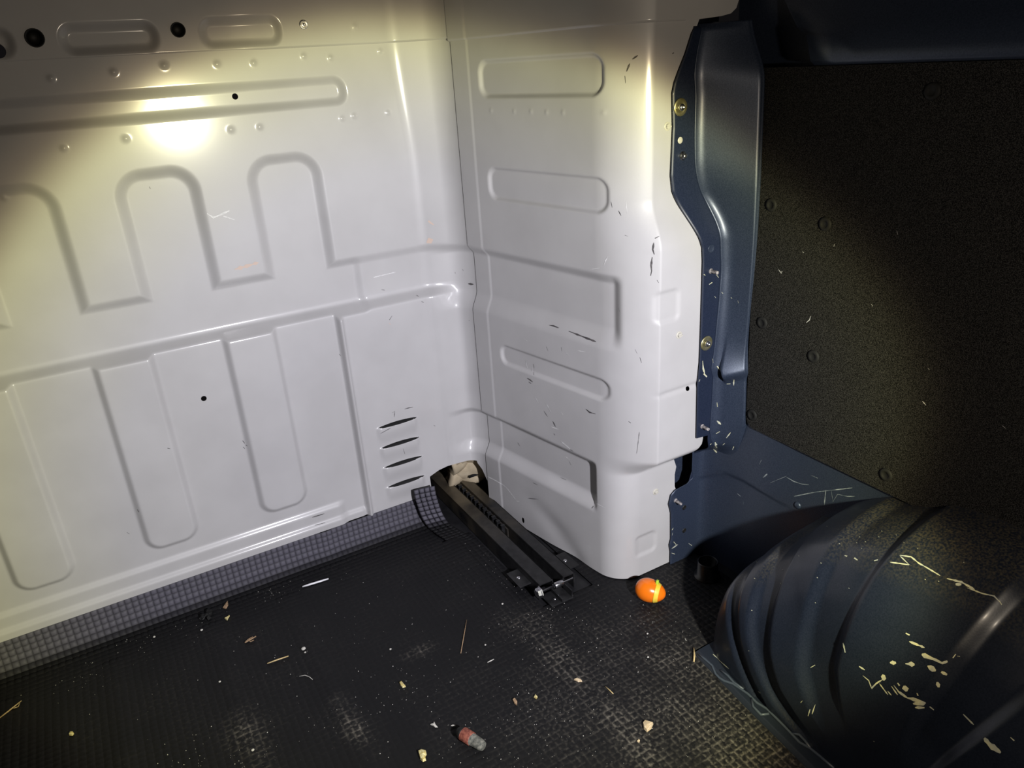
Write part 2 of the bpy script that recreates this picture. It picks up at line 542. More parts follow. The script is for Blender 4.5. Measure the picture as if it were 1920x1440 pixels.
def side_relief(s, z):
    d = np.zeros_like(s)
    side = s > -0.03
    W = 0.008
    d -= 0.0068 * emboss(s, z, 0.024, 0.328, 0.938, 0.998, 0.021, W)
    d -= 0.0062 * emboss(s, z, 0.019, 0.322, 0.752, 0.809, 0.021, W)
    d -= 0.0060 * emboss(s, z, 0.022, 0.322, 0.405, 0.445, 0.017, W)
    ch = sm(0.505, 0.548, z) * (1 - sm(0.626, 0.650, z)) * sm(0.001, 0.017, s)
    d -= 0.0150 * ch
    ch = sm(0.146, 0.182, z) * (1 - sm(0.246, 0.266, z)) * sm(0.048, 0.064, s)
    d -= 0.0150 * ch
    d += 0.0016 * sm(0.3565, 0.3595, s)
    # crumple near the foot of the side
    d -= 0.004 * np.exp(-((s - 0.20 - 1.2 * (z - 0.07)) / 0.05) ** 2) * (1 - sm(0.05, 0.12, z)) * sm(0.05, 0.12, s)
    d += dimples(s, z, [(0.023, 0.912), (0.11, 0.912), (0.15, 0.912), (0.19, 0.913), (0.235, 0.913), (0.30, 0.914)], 0.0045, 0.0011)
    return np.where(side, d, 0)

us = np.arange(-0.97, U_END + 1e-6, 0.0024); us[-1] = U_END
zs = np.arange(0.0675, 1.0448, 0.0019)
U, V = np.meshgrid(us, zs, indexing='ij')
def s_to_u(s): return U_COR + _s - s
OPENING = [(0.564, 0.0), (0.563, 0.113), (0.587, 0.122), (0.615, 0.126), (0.640, 0.128), (0.665, 0.128), (0.690, 0.125), (s_to_u(0.437), 0.118), (s_to_u(0.425), 0.104), (s_to_u(0.412), 0.080), (U_END + 0.01, 0.060), (U_END + 0.01, 0.0)]
hole_pts = [((381, 745), 0.0053), ((443, 181), 0.0053)]
CUTS = [OPENING] + [circle(*(on_y(p, Y0)[[0, 2]]), r) for p, r in hole_pts]
U, V, mask = cut_grid(U, V, CUTS)
main_panel = grid_obj('main_panel', plan_surface(U, V, sheet_relief(U, V)), m_white, wall_front, mask)

zs2 = np.arange(1.0405, 1.36, 0.0026)
us2 = np.arange(-0.97, U_END, 0.0026)
U, V = np.meshgrid(us2, zs2, indexing='ij')
hh = [((65, 71), 0.0127), ((334, 56), 0.0110), ((-5, 95), 0.011)]
U, V, mask = cut_grid(U, V, [circle(*(on_y(p, Y0 - 0.003)[[0, 2]]), r) for p, r in hh])
F_ = sheet_relief(U, V) + 0.0026 * sm(0.30, 0.36, U) + 0.0005
F_ += dimples(U, V, [tuple(on_y((678, 50), Y0)[[0, 2]])], 0.006, 0.0015)
F_[:, 0] -= 0.004
header_panel = grid_obj('header_panel', plan_surface(U, V, F_), m_white, wall_front, mask)

# ---- boxed corner panel
K_S = (1.0 - C0[1]) / SD[1]
KP = C0 + K_S * SD                                      # corner of side and rear faces
RC = 0.064
TL = RC / math.tan(math.radians(50.25))
ARC = RC * (math.pi - 2 * math.radians(50.25))
S_TOP = S_SEAM - 0.0012
LS = S_TOP - (K_S + TL)                                 # length of the side face

def rear_off(z):
    mid = sm(0.246, 0.292, z)
    return 0.050 * mid - 0.024 * sm(0.690, 0.775, z)

def corner_base(u):
    """u runs from the seam along the side, round the corner and along the rear face"""
    x = np.empty_like(u); y = np.empty_like(u); nx = np.empty_like(u); ny = np.empty_like(u); w = np.zeros_like(u); s = np.full_like(u, -1.0)
    a = u <= LS
    s[a] = S_TOP - u[a]
    x[a] = C0[0] + s[a] * SD[0]; y[a] = C0[1] + s[a] * SD[1]; nx[a] = SN[0]; ny[a] = SN[1]
    T1 = KP + TL * SD
    cen = T1 - SN * RC
    b = (u > LS) & (u <= LS + ARC)
    t = (u[b] - LS) / RC
    th0 = math.atan2(SN[1], SN[0])
    th = th0 + t
    x[b] = cen[0] + RC * np.cos(th); y[b] = cen[1] + RC * np.sin(th); nx[b] = np.cos(th); ny[b] = np.sin(th)
    w[b] = (t / (ARC / RC)); s[b] = K_S + TL - (u[b] - LS)
    c = u > LS + ARC
    x[c] = KP[0] + TL + (u[c] - LS - ARC); y[c] = 1.0; nx[c] = 0; ny[c] = -1; w[c] = 1
    s[c] = -1 - (u[c] - LS - ARC)
    return x, y, nx, ny, w, s

def corner_surface(U, V):
    x, y, nx, ny, w, s = corner_base(U)
    off = rear_off(V)
    d = side_relief(s, V)
    d = d * np.where(w > 0, np.clip(1.8 - w * 2, 0, 1), 1)
    y = y - off * w ** 1.5
    # rear face pressings
    rr = np.zeros_like(U)
    rr -= 0.0030 * emboss(x, V, 0.812, 0.862, 0.566, 0.620, 0.010, 0.010)
    rr -= 0.0030 * emboss(x, V, 0.806, 0.862, 0.052, 0.098, 0.012, 0.010)
    rr -= 0.0022 * np.exp(-((V - 0.428) / 0.005) ** 2) * sm(0.80, 0.84, x)
    d = d + rr * sm(0.8, 1.0, w)
    # seam groove
    return np.stack([x + nx * d, y + ny * d, V], -1)

def rear_pt(p):
    z = 0.5
    for _ in range(4):
        q = on_y(p, 1.0 - float(rear_off(np.array([z]))[0])); z = q[2]
    return q

UMAX = LS + ARC + 0.20
us = np.arange(0.0, UMAX, 0.0024)
zs = np.arange(0.003, 1.0445, 0.0023)
U, V = np.meshgrid(us, zs, indexing='ij')
def x_to_u(x): return LS + ARC + (x - KP[0] - TL)
edge_px = [(1312, 34), (1292, 90), (1272, 150), (1270, 240), (1268, 340), (1292, 405), (1318, 450), (1323, 490), (1318, 600), (1312, 720), (1317, 800),
           (1318, 822), (1316, 832), (1310, 840), (1297, 849), (1283, 855), (1274, 863), (1268, 875), (1265, 890), (1265, 912), (1272, 930), (1268, 1000), (1263, 1050)]
rim = [rear_pt(p) for p in edge_px]
keep = [(-0.01, 1.2), (x_to_u(rim[0][0]), 1.2)] + [(x_to_u(q[0]), q[2]) for q in rim] + [(x_to_u(rim[-1][0]) - 0.002, -0.05), (-0.01, -0.05)]
bq = []
for p, r in [((1290, 729), 0.0045)]:
    q = rear_pt(p); bq.append(circle(x_to_u(q[0]), q[2], r))
bq.append(circle(S_TOP - 0.285, 0.0225, 0.004, ry=0.0075))
U, V, mask = cut_grid(U, V, bq, keep)
P = corner_surface(U, V)
corner_panel = grid_obj('corner_panel', P, m_white, wall_front, mask)

# its header with the tab on the right
zs2 = np.arange(1.0360, 1.36, 0.0026)
us2 = np.arange(-0.004, LS + ARC + 0.30, 0.0026)
U, V = np.meshgrid(us2, zs2, indexing='ij')
tab = [rear_pt(p) for p in [(1300, 38), (1350, 31), (1368, 26), (1378, 16), (1383, 0), (1386, -20)]]
keep = [(-0.01, 1.036)] + [(x_to_u(q[0]), q[2] + 0.0005) for q in tab] + [(x_to_u(tab[-1][0]), 1.5), (-0.01, 1.5)]
U, V, mask = cut_grid(U, V, (), keep)
x, y, nx, ny, w, s = corner_base(U)
y = y - rear_off(V) * w ** 1.5
d = 0.003 + np.zeros_like(U) + 0.0016 * sm(0.3565, 0.3595, s)
P = np.stack([x + nx * d, y + ny * d, V], -1)
P[:, 0, :2] -= np.stack([nx[:, 0], ny[:, 0]], -1) * 0.004
corner_header = grid_obj('corner_header', P, m_white, wall_front, mask)

# dark joint between the two pressings
V_ = []; F_ = []
for i, z in enumerate(np.arange(0.006, 1.34, 0.004)):
    wob = 0.0003 * math.sin(i * 1.7) + 0.0003 * math.sin(i * 0.31)
    d = float(side_relief(np.array([S_SEAM]), np.array([z]))[0]) - 0.0022 + (0.0026 if z > 1.041 else 0)
    for ds, dn in ((-0.0028, 0.0012), (-0.0012 + wob, 0.0019), (0.0010 + wob, 0.0010), (0.0028, 0.0)):
        q = C0 + (S_SEAM + ds) * SD + SN * (d + dn)
        V_.append((q[0], q[1], z))
    if i:
        b = 4 * i
        for k in range(3):
            F_.append((b - 4 + k, b - 3 + k, b + 1 + k, b + k))
mesh_obj('joint_seal', V_, F_, m_hole, wall_front)

# grommets and small fittings in the header
for p, r in [((65, 71), 0.0125), ((334, 56), 0.0108)]:
    q = on_y(p, Y0 - 0.001)
    bm = bmesh.new()
    mtx = Matrix.Translation(Vector(q)) @ frame_from((0, -1, 0)).to_4x4()
    add_lathe(bm, [(0, -0.012), (r * 0.75, -0.012), (r * 0.8, -0.002), (r * 0.98, 0.0012), (r * 1.08, 0.0012), (r * 1.1, -0.001)], 24, mtx, caps=False)
    bm_obj('grommet', bm, m_hole, wall_front, smooth=True)
q = on_y((569, 46), Y0 - 0.003)
bm = bmesh.new()
mtx = Matrix.Translation(Vector(q)) @ frame_from((0, -1, 0)).to_4x4()
add_lathe(bm, [(0.0075, -0.001), (0.0078, 0.001), (0.0055, 0.002), (0.0050, -0.003), (0.0030, -0.003), (0.0028, 0.0045), (0.0015, 0.006), (0, 0.006)], 20, mtx, caps=False)
tag(bm_obj('threaded_insert', bm, m_steel, wall_front, smooth=True), 'steel threaded insert in the header')

# louvre openings: black lens-shaped gaps
bv_main = bvh_of([main_panel])
for (zc, xa, xb) in SLOTS:
    n = 16
    V_ = []; F_ = []
    for i in range(n + 1):
        t = i / n
        xx = xa + (xb - xa) * t
        hgt = 0.0042 * math.sin(math.pi * t) ** 0.8 + 0.0001
        base = Y0 - float(main_relief(np.array([xx]), np.array([zc + 0.008]))[0]); xt, zt = unpat(xx, zc)
        V_ += [(xt, base - 0.0062 * math.sin(math.pi * t) ** 0.4 - 0.0006, zt + 0.0002 - hgt * 0.25), (xt, base - 0.0010, zt + 0.0012 + hgt * 1.0),
               (xt, base + 0.004, zt + 0.0012 + hgt * 0.5)]
        if i:
            b = 3 * i
            F_ += [(b - 3, b, b + 1, b - 2), (b - 2, b + 1, b + 2, b - 1)]
    tag(mesh_obj('louvre_slot', V_, F_, m_hole, wall_front))

# pale plastic clips near the right edge of the corner panel
bv_corner = bvh_of([corner_panel])
for p in [(1251, 237), (1273, 628), (1229, 922)]:
    l, nrm = hit(bv_corner, p)
    if l is None: continue
    bm = bmesh.new()
    mtx = Matrix.Translation(l) @ frame_from(nrm).to_4x4()
    add_lathe(bm, [(0.0068, -0.001), (0.0070, 0.0008), (0.0056, 0.0014), (0.0052, 0.0010), (0.0044, 0.0012), (0.0038, 0.0042), (0, 0.0046)], 18, mtx, caps=False)
    add_box(bm, (-0.0045, -0.0008, 0.0035), (0.0045, 0.0008, 0.0056), 0, mtx)
    bm_obj('retaining_clip', bm, m_clip, wall_front)

bv_wf = bvh_of([main_panel, corner_panel, header_panel, corner_header])
CH = 0.0016
strokes('paint_chip', bv_wf, [
    ([(1030, 610), (1038, 611), (1048, 615)], 0.0026), ([(1067, 621), (1082, 627), (1095, 632), (1108, 637), (1118, 641)], 0.0028),
    ([(1228, 447), (1236, 443)], 0.0035), ([(1226, 455), (1224, 468), (1227, 477)], 0.0026), ([(1223, 482), (1221, 498), (1222, 508), (1220, 517)], 0.0028), ([(1232, 525), (1235, 530)], 0.0015),
    ([(1196, 104), (1186, 111)], 0.0022), ([(1181, 119), (1175, 134)], 0.0022), ([(1172, 142), (1173, 156)], 0.0014), ([(1260, 101), (1263, 99)], 0.003),
    ([(1000, 682), (1002, 690)], 0.0018), ([(1001, 697), (1001, 703)], 0.0016), ([(989, 709), (994, 712), (999, 716)], 0.004), ([(992, 716), (996, 719)], 0.003),
    ([(1037, 790), (1042, 800)], 0.002), ([(1039, 813), (1041, 816)], 0.002), ([(1020, 770), (1027, 781)], 0.001), ([(1070, 843), (1075, 846)], 0.0025), ([(971, 830), (975, 836)], 0.0025),
    ([(1110, 953), (1113, 949)], 0.003), ([(1068, 865), (1071, 872)], 0.0018), ([(1099, 767), (1106, 773), (1117, 776)], 0.0024), ([(1146, 378), (1148, 389)], 0.0012),
    ([(1160, 395), (1165, 405)], 0.0012), ([(1172, 441), (1178, 443)], 0.0016), ([(1160, 577), (1163, 586)], 0.0012), ([(1179, 790), (1183, 793)], 0.002), ([(1199, 810), (1194, 850)], 0.0008),
    ([(1191, 655), (1195, 663)], 0.0012), ([(1200, 670), (1203, 680)], 0.001), ([(1025, 650), (1028, 658)], 0.0012), ([(1053, 651), (1054, 658)], 0.0014),
    ([(455, 826), (459, 831)], 0.0030), ([(461, 834), (464, 836)], 0.0030), ([(456, 838), (459, 841)], 0.0022), ([(258, 955), (261, 960)], 0.0032), ([(238, 998), (243, 1001)], 0.0022), ([(314, 840), (319, 841)], 0.0026),
    ([(735, 774), (740, 771), (739, 782)], 0.0014), ([(758, 767), (765, 765), (774, 763)], 0.0018), ([(713, 813), (733, 802)], 0.0012), ([(738, 800), (743, 794)], 0.0014), ([(756, 841), (759, 851)], 0.001),
    ([(730, 600), (735, 592)], 0.0018), ([(585, 970), (608, 963)], 0.0022), ([(590, 985), (610, 980)], 0.0012), ([(715, 543), (721, 544)], 0.0028), ([(781, 554), (785, 556)], 0.003), ([(790, 565), (794, 567)], 0.003),
    ([(853, 510), (854, 513)], 0.002), ([(867, 505), (869, 507)], 0.002), ([(879, 600), (881, 601)], 0.002), ([(878, 532), (888, 533)], 0.004), ([(636, 664), (639, 667)], 0.0024), ([(813, 797), (816, 799)], 0.002),
    ([(280, 350), (282, 354)], 0.0016), ([(1051, 1110 - 215), (1062, 900)], 0.0015), ([(990, 934), (1010, 936)], 0.0012), ([(1000, 905), (1008, 909)], 0.002),
], m_chip, wall_front, seed=3)
strokes('pale_scratch', bv_wf, [
    ([(914, 893), (930, 901), (945, 910), (953, 918), (968, 938)], 0.0022), ([(968, 939), (974, 940)], 0.003), ([(1107, 505), (1118, 503), (1125, 502)], 0.0012), ([(1132, 498), (1136, 488), (1140, 480)], 0.0012),
    ([(986, 675), (989, 690)], 0.003), ([(998, 688), (999, 697)], 0.0024), ([(1025, 757), (1034, 774)], 0.0018), ([(1034, 800), (1048, 805)], 0.002), ([(1052, 827), (1070, 842)], 0.0022), ([(1060, 855), (1068, 862)], 0.0022),
    ([(1060, 880), (1064, 887)], 0.002), ([(983, 635), (990, 640)], 0.002), ([(1062, 662), (1068, 668)], 0.002), ([(1083, 657), (1098, 660)], 0.001), ([(993, 772), (997, 768)], 0.002), ([(1052, 773), (1056, 777)], 0.003),
    ([(1115, 942), (1135, 952)], 0.001), ([(1173, 378), (1176, 400)], 0.001), ([(1004, 745), (1010, 755)], 0.003), ([(700, 520), (742, 510)], 0.0016), ([(388, 400), (400, 408), (430, 395)], 0.003), ([(418, 405), (440, 412)], 0.002),
], m_pale, wall_front, seed=5)
m_rust = new_mat('peach sealant smear', (0.62, 0.48, 0.40), 0.5)
strokes('sealant_smear', bv_wf, [([(440, 505), (462, 499), (485, 492)], 0.007), ([(803, 414), (808, 418), (814, 422)], 0.012), ([(800, 455), (806, 451), (812, 449)], 0.009), ([(729, 606), (733, 608)], 0.003)], m_rust, wall_front, lift=0.0004, seed=7, jitter=0.4)

# ------------------------------------------------------------------ van side (wall_right)
wall_right = empty('wall_right', (0.95, 0.9, 0))
tag(wall_right, 'dark blue painted van side with door pillar and lower panel', kind='structure')

def flange_pt(p):
    q = rear_pt(p)
    # a few millimetres in front of the white panel
    r = ray(p)
    return CAM + r * ((q[1] - 0.004) / r[1])

def curve_z(pts, z, k):
    a = sorted([(q[2], q[k]) for q in pts])
    return np.interp(z, [t[0] for t in a], [t[1] for t in a])

XR = 0.965
left_px = [(1330, -60), (1318, 0), (1309, 40), (1297, 62), (1285, 100), (1272, 133), (1264, 155), (1260, 175), (1261, 240), (1257, 330), (1260, 360), (1270, 382), (1285, 405), (1300, 428), (1310, 446), (1316, 465), (1317, 490), (1314, 600), (1311, 680), (1307, 720), (1305, 822)]
bend_px = [(1340, -60), (1322, 40), (1312, 90), (1306, 140), (1310, 170), (1308, 250), (1309, 310), (1316, 345), (1332, 375), (1350, 410), (1360, 450), (1362, 500), (1357, 560), (1349, 620), (1345, 680), (1341, 760), (1336, 815), (1330, 850), (1326, 900), (1324, 950)]
right_px = [(1398, 0), (1404, 60), (1424, 128), (1426, 135), (1424, 200), (1419, 330), (1412, 460), (1402, 600), (1395, 680), (1396, 720), (1394, 800), (1385, 840), (1370, 885), (1362, 900)]
Lq = [flange_pt(p) for p in left_px]
Bq = [flange_pt(p) for p in bend_px]
Rq = [on_x(p, XR) for p in right_px]
zr = np.arange(0.172, 1.032, 0.0025)
XL = curve_z(Lq, zr, 0); XB = curve_z(Bq, zr, 0); YRt = curve_z(Rq, zr, 1)
YF = 1.0 - rear_off(zr) - 0.004 + 0.014 * sm(1.022, 1.036, zr)
zb_cut = Lq[-1][2]
def soften(a, n=21):
    k = np.hanning(n + 2)[1:-1]; k /= k.sum()
    return np.convolve(np.pad(a, n // 2, mode='reflect', reflect_type='odd'), k, mode='valid')
XB = soften(XB); YRt = soften(YRt)
cols = []
NF, NA, NS = 8, 10, 26
grid = np.zeros((NF + NA + NS + 8, len(zr), 3))
for j, z in enumerate(zr):
    if z < zb_cut: xl = XB[j] - 0.014 - 0.030 * (zb_cut - z) / 0.10
    else: xl = XL[j]
    xr_ = float(np.interp(z, [0.17, 0.26, 0.34, 0.50, 0.62, 0.78], [0.990, 0.988, 0.984, 0.984, 0.980, 0.977]))
    qe = CAM + (np.array([XR, YRt[j], z]) - CAM) * (xr_ / XR)
    kz = float(np.clip((0.535 - z) / (0.535 - 0.455), 0, 1) ** 2 * (1 - sm(0.0, 0.022, np.array(0.453 - z))))
    B = np.array([XB[j] - 0.007 * kz, YF[j]]); E = np.array([xr_, qe[1]])
    wlow = float(1 - sm(0.23, 0.34, np.array(z)))
    XKL = float(np.interp(0.172, zr, XB)) + 0.003
    seg_t = np.clip((YF[j] - E[1]) / (YF[j] - 0.885), 0.05, 1)
    E = E * (1 - wlow) + np.array([XKL + seg_t * (0.996 - XKL) - 0.0018, E[1]]) * wlow
    dd = (E - B); L = np.linalg.norm(dd); dd /= L
    ang = math.acos(np.clip(dd @ np.array([-1.0, 0.0]), -1, 1))     # interior angle
    r = 0.030 if z > 0.33 else 0.030 + 0.02 * (0.33 - z) / 0.14
    tl = min(r / math.tan(ang / 2), 0.9 * (B[0] - xl) if B[0] - xl > 0.004 else 0.004, 0.45 * L)
    r = tl * math.tan(ang / 2)
    T1 = B + np.array([-tl, 0]); T2 = B + dd * tl
    pts = [np.array([xl, YF[j]]) * (1 - t) + T1 * t for t in np.linspace(0, 1, NF)]
    for t in np.linspace(0, 1, NA + 2)[1:-1]:
        pts.append((1 - t) ** 2 * T1 + 2 * t * (1 - t) * B + t * t * T2)
    nrm = np.array([-abs(dd[1]), -abs(dd[0])])
    # step on the face: a ramp that comes inwards going down and ends in a crisp edge
    for t in np.linspace(0, 1, NS):
        q = T2 * (1 - t) + E * t
        zt = z + 0.012 * (1 - t)
        k = np.clip((0.535 - zt) / (0.535 - 0.455), 0, 1) ** 2 * (1 - sm(0.0, 0.022, 0.453 - zt))
        q = q + nrm * (0.0170 - 0.0085 * t) * k
        pts.append(q)
    E2 = pts[-1]
    for k in range(1, 9):
        a = k / 8 * math.pi / 2
        pts.append(E2 + (1 - wlow) * (np.array([0.007 * math.sin(a) * 1.0, -0.007 * (1 - math.cos(a)) * 0.35]) + np.array([0.010, 0.022]) * max(0, (k - 6) / 2)) + wlow * np.array([0.004 * a, 0]))
    for i, q in enumerate(pts):
        grid[i, j] = (q[0], q[1], z)
m_flange = add_noise(new_mat('sealed dark navy flange', (0.013, 0.019, 0.040), 0.40, coat=0.2), 520, (0.010, 0.016, 0.035), (0.017, 0.024, 0.048))
pillar_flange = grid_obj('pillar_flange', grid[:NF + 2], m_flange, wall_right)
so = pillar_flange.modifiers.new('thickness', 'SOLIDIFY'); so.thickness = 0.0014; so.offset = 1
b_pillar = grid_obj('door_pillar', grid[NF + 1:], m_navy, wall_right)
sol = b_pillar.modifiers.new('thickness', 'SOLIDIFY'); sol.thickness = 0.0014; sol.offset = -1 if False else 1

# raised strip edge beside the flange
# lower panel
left2 = [(1300, 895), (1285, 908), (1266, 917), (1257, 928), (1253, 945), (1257, 962), (1257, 1010), (1254, 1022), (1256, 1034)]
L2 = [flange_pt(p) for p in left2]
zr2 = np.arange(-0.012, 0.352, 0.004)
XL2 = curve_z(L2, zr2, 0)
KX, KY = 1.000, 0.990
NF, NA, NS = 10, 14, 50
grid = np.zeros((NF + NA + NS, len(zr2), 3))
for j, z in enumerate(zr2):
    yf = 1.0 - float(rear_off(np.array([z]))[0]) * (1 if z < 0.2 else max(0, 1 - (z - 0.2) / 0.03)) - 0.0045
    top = 0.205
    xl = XL2[j] if z < top else xk - 0.045
    r = 0.045; Kx = KX - 0.004
    xk = float(np.interp(z, zr[:4], XB[:4])) + 0.003
    pts = [np.array([xl * (1 - t) + (xk - r * 0.7) * t, yf]) for t in np.linspace(0, 1, NF)]
    for t in np.linspace(0, 1, NA + 2)[1:-1]:
        a = np.array([xk - r * 0.7, yf]); b = np.array([xk, yf]); c = np.array([Kx, 0.885])
        pts.append((1 - t) ** 2 * a + 2 * t * (1 - t) * b + t * t * c)
    for t in np.linspace(0, 1, NS):
        yy = 0.885 * (1 - t) + (-0.9) * t
        pts.append(np.array([Kx, yy]))
    for i, q in enumerate(pts):
        grid[i, j] = (q[0], q[1], z)
# joggled lap: above the lap line the sheet stands a little proud
lap = [on_x(p, KX - 0.004) for p in [(1290, 878), (1320, 888), (1340, 889), (1365, 886), (1400, 903), (1460, 940), (1462, 941)]]
lapY = [q[1] for q in lap][::-1]; lapZ = [q[2] for q in lap][::-1]
zl = np.interp(grid[:, :, 1], lapY, lapZ)
step = 0.0035 * sm(-0.002, 0.002, grid[:, :, 2] - zl) * sm(lapY[0] - 0.004, lapY[0] + 0.004, grid[:, :, 1])
grid[:, :, 0] -= step * (grid[:, :, 0] > 0.93)
lower_panel = grid_obj('lower_panel', grid, m_navy, wall_right)
sol = lower_panel.modifiers.new('thickness', 'SOLIDIFY'); sol.thickness = 0.0014; sol.offset = 1

# dark sheet inside the pillar, seen through the notch between the flanges
bm = bmesh.new(); add_box(bm, (0.90, 1.045, 0.0), (1.02, 1.05, 1.2))
bm_obj('inner_reinforcement', bm, m_navy, wall_right)

# body side above the felt with the upper rail
bm = bmesh.new(); add_box(bm, (1.020, -0.6, 0.90), (1.022, 1.0, 1.50))
bm_obj('outer_skin', bm, m_navy, wall_right)
bm = bmesh.new()
prof = [(1.014, 1.50), (1.009, 1.06), (0.983, 1.016), (0.969, 0.984), (0.970, 0.970), (0.975, 0.964), (1.016, 0.962)]
rows = []
for (yy, pf) in [(0.838, prof), (0.800, prof), (0.77, prof), (0.735, prof), (0.70, prof), (0.50, prof), (0.2, prof), (-0.6, prof)]:
    row = []
    for i, (xx, zz) in enumerate(pf):
        y_ = yy
        if yy == 0.838:
            y_ = 0.90 - 0.10 * np.clip((1.06 - zz) / 0.095, 0, 1)
            xx = max(xx, 0.991)
        elif yy == 0.800:
            y_ = 0.875 - 0.072 * np.clip((1.06 - zz) / 0.095, 0, 1)
        if i == 3 and yy > 0.74: zz = zz + 0.022 * min(1, (yy - 0.735) / 0.05)
        row.append(bm.verts.new((xx, y_, zz)))
    rows.append(row)
for a, b in zip(rows, rows[1:]):
    for k in range(len(a) - 1):
        bm.faces.new((a[k], a[k + 1], b[k + 1], b[k]))
es = [e for e in bm.edges if len(e.link_faces) == 2 and e.calc_face_angle(0) > 0.3]
bmesh.ops.bevel(bm, geom=es, offset=0.003, segments=2, profile=0.5, affect='EDGES')
bm_obj('upper_rail', bm, m_navy, wall_right, smooth=True)

bv_pillar = bvh_of([b_pillar, pillar_flange])
bv_low = bvh_of([lower_panel])
bv_side = bvh_of([b_pillar, pillar_flange, lower_panel])

def fitting(bvh, p, prof, name, mat, parent, label=None, n=24, lift=0.0015):
    l, nrm = hit(bvh, p)
    if l is None: return None
    bm = bmesh.new()
    mtx = Matrix.Translation(l + nrm * lift) @ frame_from(nrm).to_4x4()
    add_lathe(bm, prof, n, mtx, caps=False)
    o = bm_obj(name, bm, mat, parent, smooth=True)
    if label: o['label'] = label
    return o

def washer_screw(p):
    s_ = fitting(bv_pillar, p, [(0.0, 0.0004), (0.0135, 0.0004), (0.0140, 0.0010), (0.0132, 0.0020), (0.006, 0.0026), (0.0058, 0.0018)], 'washer_screw', m_zinc, wall_right, 'screw with a gold zinc washer')
    if s_:
        l, nrm = hit(bv_pillar, p)
        bm = bmesh.new()
        mtx = Matrix.Translation(l + nrm * 0.0015) @ frame_from(nrm).to_4x4()
        add_lathe(bm, [(0.0056, 0.0015), (0.0058, 0.0045), (0.0045, 0.0068), (0.0022, 0.0076), (0.0018, 0.0056), (0, 0.0056)], 16, mtx, caps=False)
        bm_obj('screw_head', bm, m_steel, s_, smooth=True)
washer_screw((1274, 201)); washer_screw((1323, 643))
fitting(bv_pillar, (1279, 292), [(0.0075, 0.0003), (0.0075, 0.0012), (0.0046, 0.0016), (0.0046, 0.006), (0.003, 0.0075), (0, 0.0078)], 'hex_screw', m_steel, wall_right, n=12)
l, nrm = hit(bv_pillar, (1274, 263))
fitting(bv_pillar, (1274, 263), [(0.0, 0.0007), (0.0048, 0.0007), (0.0052, 0.0003)], 'flange_hole', m_clip, wall_right, 'hole in the flange showing the pale panel behind')

def weld_stud(bvh, p, d, name='threaded_stud'):
    l, nrm = hit(bvh, p)
    if l is None: return
    bm = bmesh.new()
    ax = (nrm + Vector(d)).normalized()
    mtx = Matrix.Translation(l) @ frame_from(ax).to_4x4()
    prof = [(0.0048, -0.001), (0.0048, 0.0015)]
    for k in range(8):
        prof += [(0.0034, 0.003 + k * 0.002), (0.0028, 0.004 + k * 0.002)]
    prof += [(0, 0.0195)]
    add_lathe(bm, prof, 12, mtx, caps=False)
    bm_obj(name, bm, m_stud, wall_right, smooth=True)
weld_stud(bv_pillar, (1332, 508), (0, 0, 0)); weld_stud(bv_pillar, (1316, 799), (0, 0, 0)); weld_stud(bv_low, (1266, 938), (0, 0, 0))
for p in [(1282, 951), (1282, 994)]:
    fitting(bv_low, p, [(0.0, 0.0008), (0.0026, 0.0008), (0.0034, 0.0016), (0.0050, 0.0006), (0.0055, 0.0002)], 'clip_hole', m_hole, wall_right, n=16)
fitting(bv_low, (1497, 947), [(0.007, 0.0), (0.0068, 0.0016), (0.0045, 0.0032), (0, 0.0036)], 'blanking_plug', m_navy, wall_right)
fitting(bv_pillar, (1332, 466), [(0.007, 0.0002), (0.0066, 0.0012), (0.0056, 0.0004), (0, 0.0004)], 'pressed_dimple', m_navy, wall_right)

strokes('pillar_scratch', bv_side, [
    ([(1328, 533), (1334, 529)], 0.004), ([(1330, 505), (1341, 512)], 0.004), ([(1318, 514), (1321, 516)], 0.003), ([(1342, 515), (1346, 520)], 0.002), ([(1317, 655), (1321, 650)], 0.002),
    ([(1316, 676), (1317, 690), (1320, 700)], 0.003), ([(1318, 700), (1324, 706)], 0.005), ([(1309, 715), (1311, 711)], 0.003), ([(1335, 672), (1336, 680)], 0.002), ([(1344, 686), (1352, 695), (1360, 698)], 0.004),
    ([(1350, 690), (1357, 690)], 0.002), ([(1376, 710), (1376, 722)], 0.002), ([(1363, 719), (1370, 719)], 0.002), ([(1344, 754), (1345, 762)], 0.002), ([(1344, 788), (1352, 795)], 0.003),
    ([(1342, 812), (1350, 808)], 0.0025), ([(1362, 820), (1370, 810)], 0.003), ([(1340, 828), (1344, 838)], 0.004), ([(1338, 840), (1345, 848)], 0.005), ([(1330, 833), (1333, 831)], 0.003), ([(1355, 833), (1359, 830)], 0.003),
    ([(1374, 842), (1376, 836)], 0.003), ([(1338, 555), (1341, 558)], 0.002), ([(1352, 547), (1355, 550)], 0.0015), ([(1384, 563), (1386, 568)], 0.0015), ([(1371, 557), (1373, 559)], 0.0015),
    ([(1259, 993), (1261, 989)], 0.005), ([(1259, 1003), (1260, 998)], 0.003), ([(1253, 1020), (1256, 1030)], 0.003), ([(1258, 1028), (1270, 1020)], 0.003), ([(1262, 1015), (1268, 1022)], 0.003), ([(1258, 1036), (1264, 1038)], 0.003), ([(1290, 1018), (1296, 1022)], 0.003),
], m_primer, wall_right, lift=0.0020, seed=11)
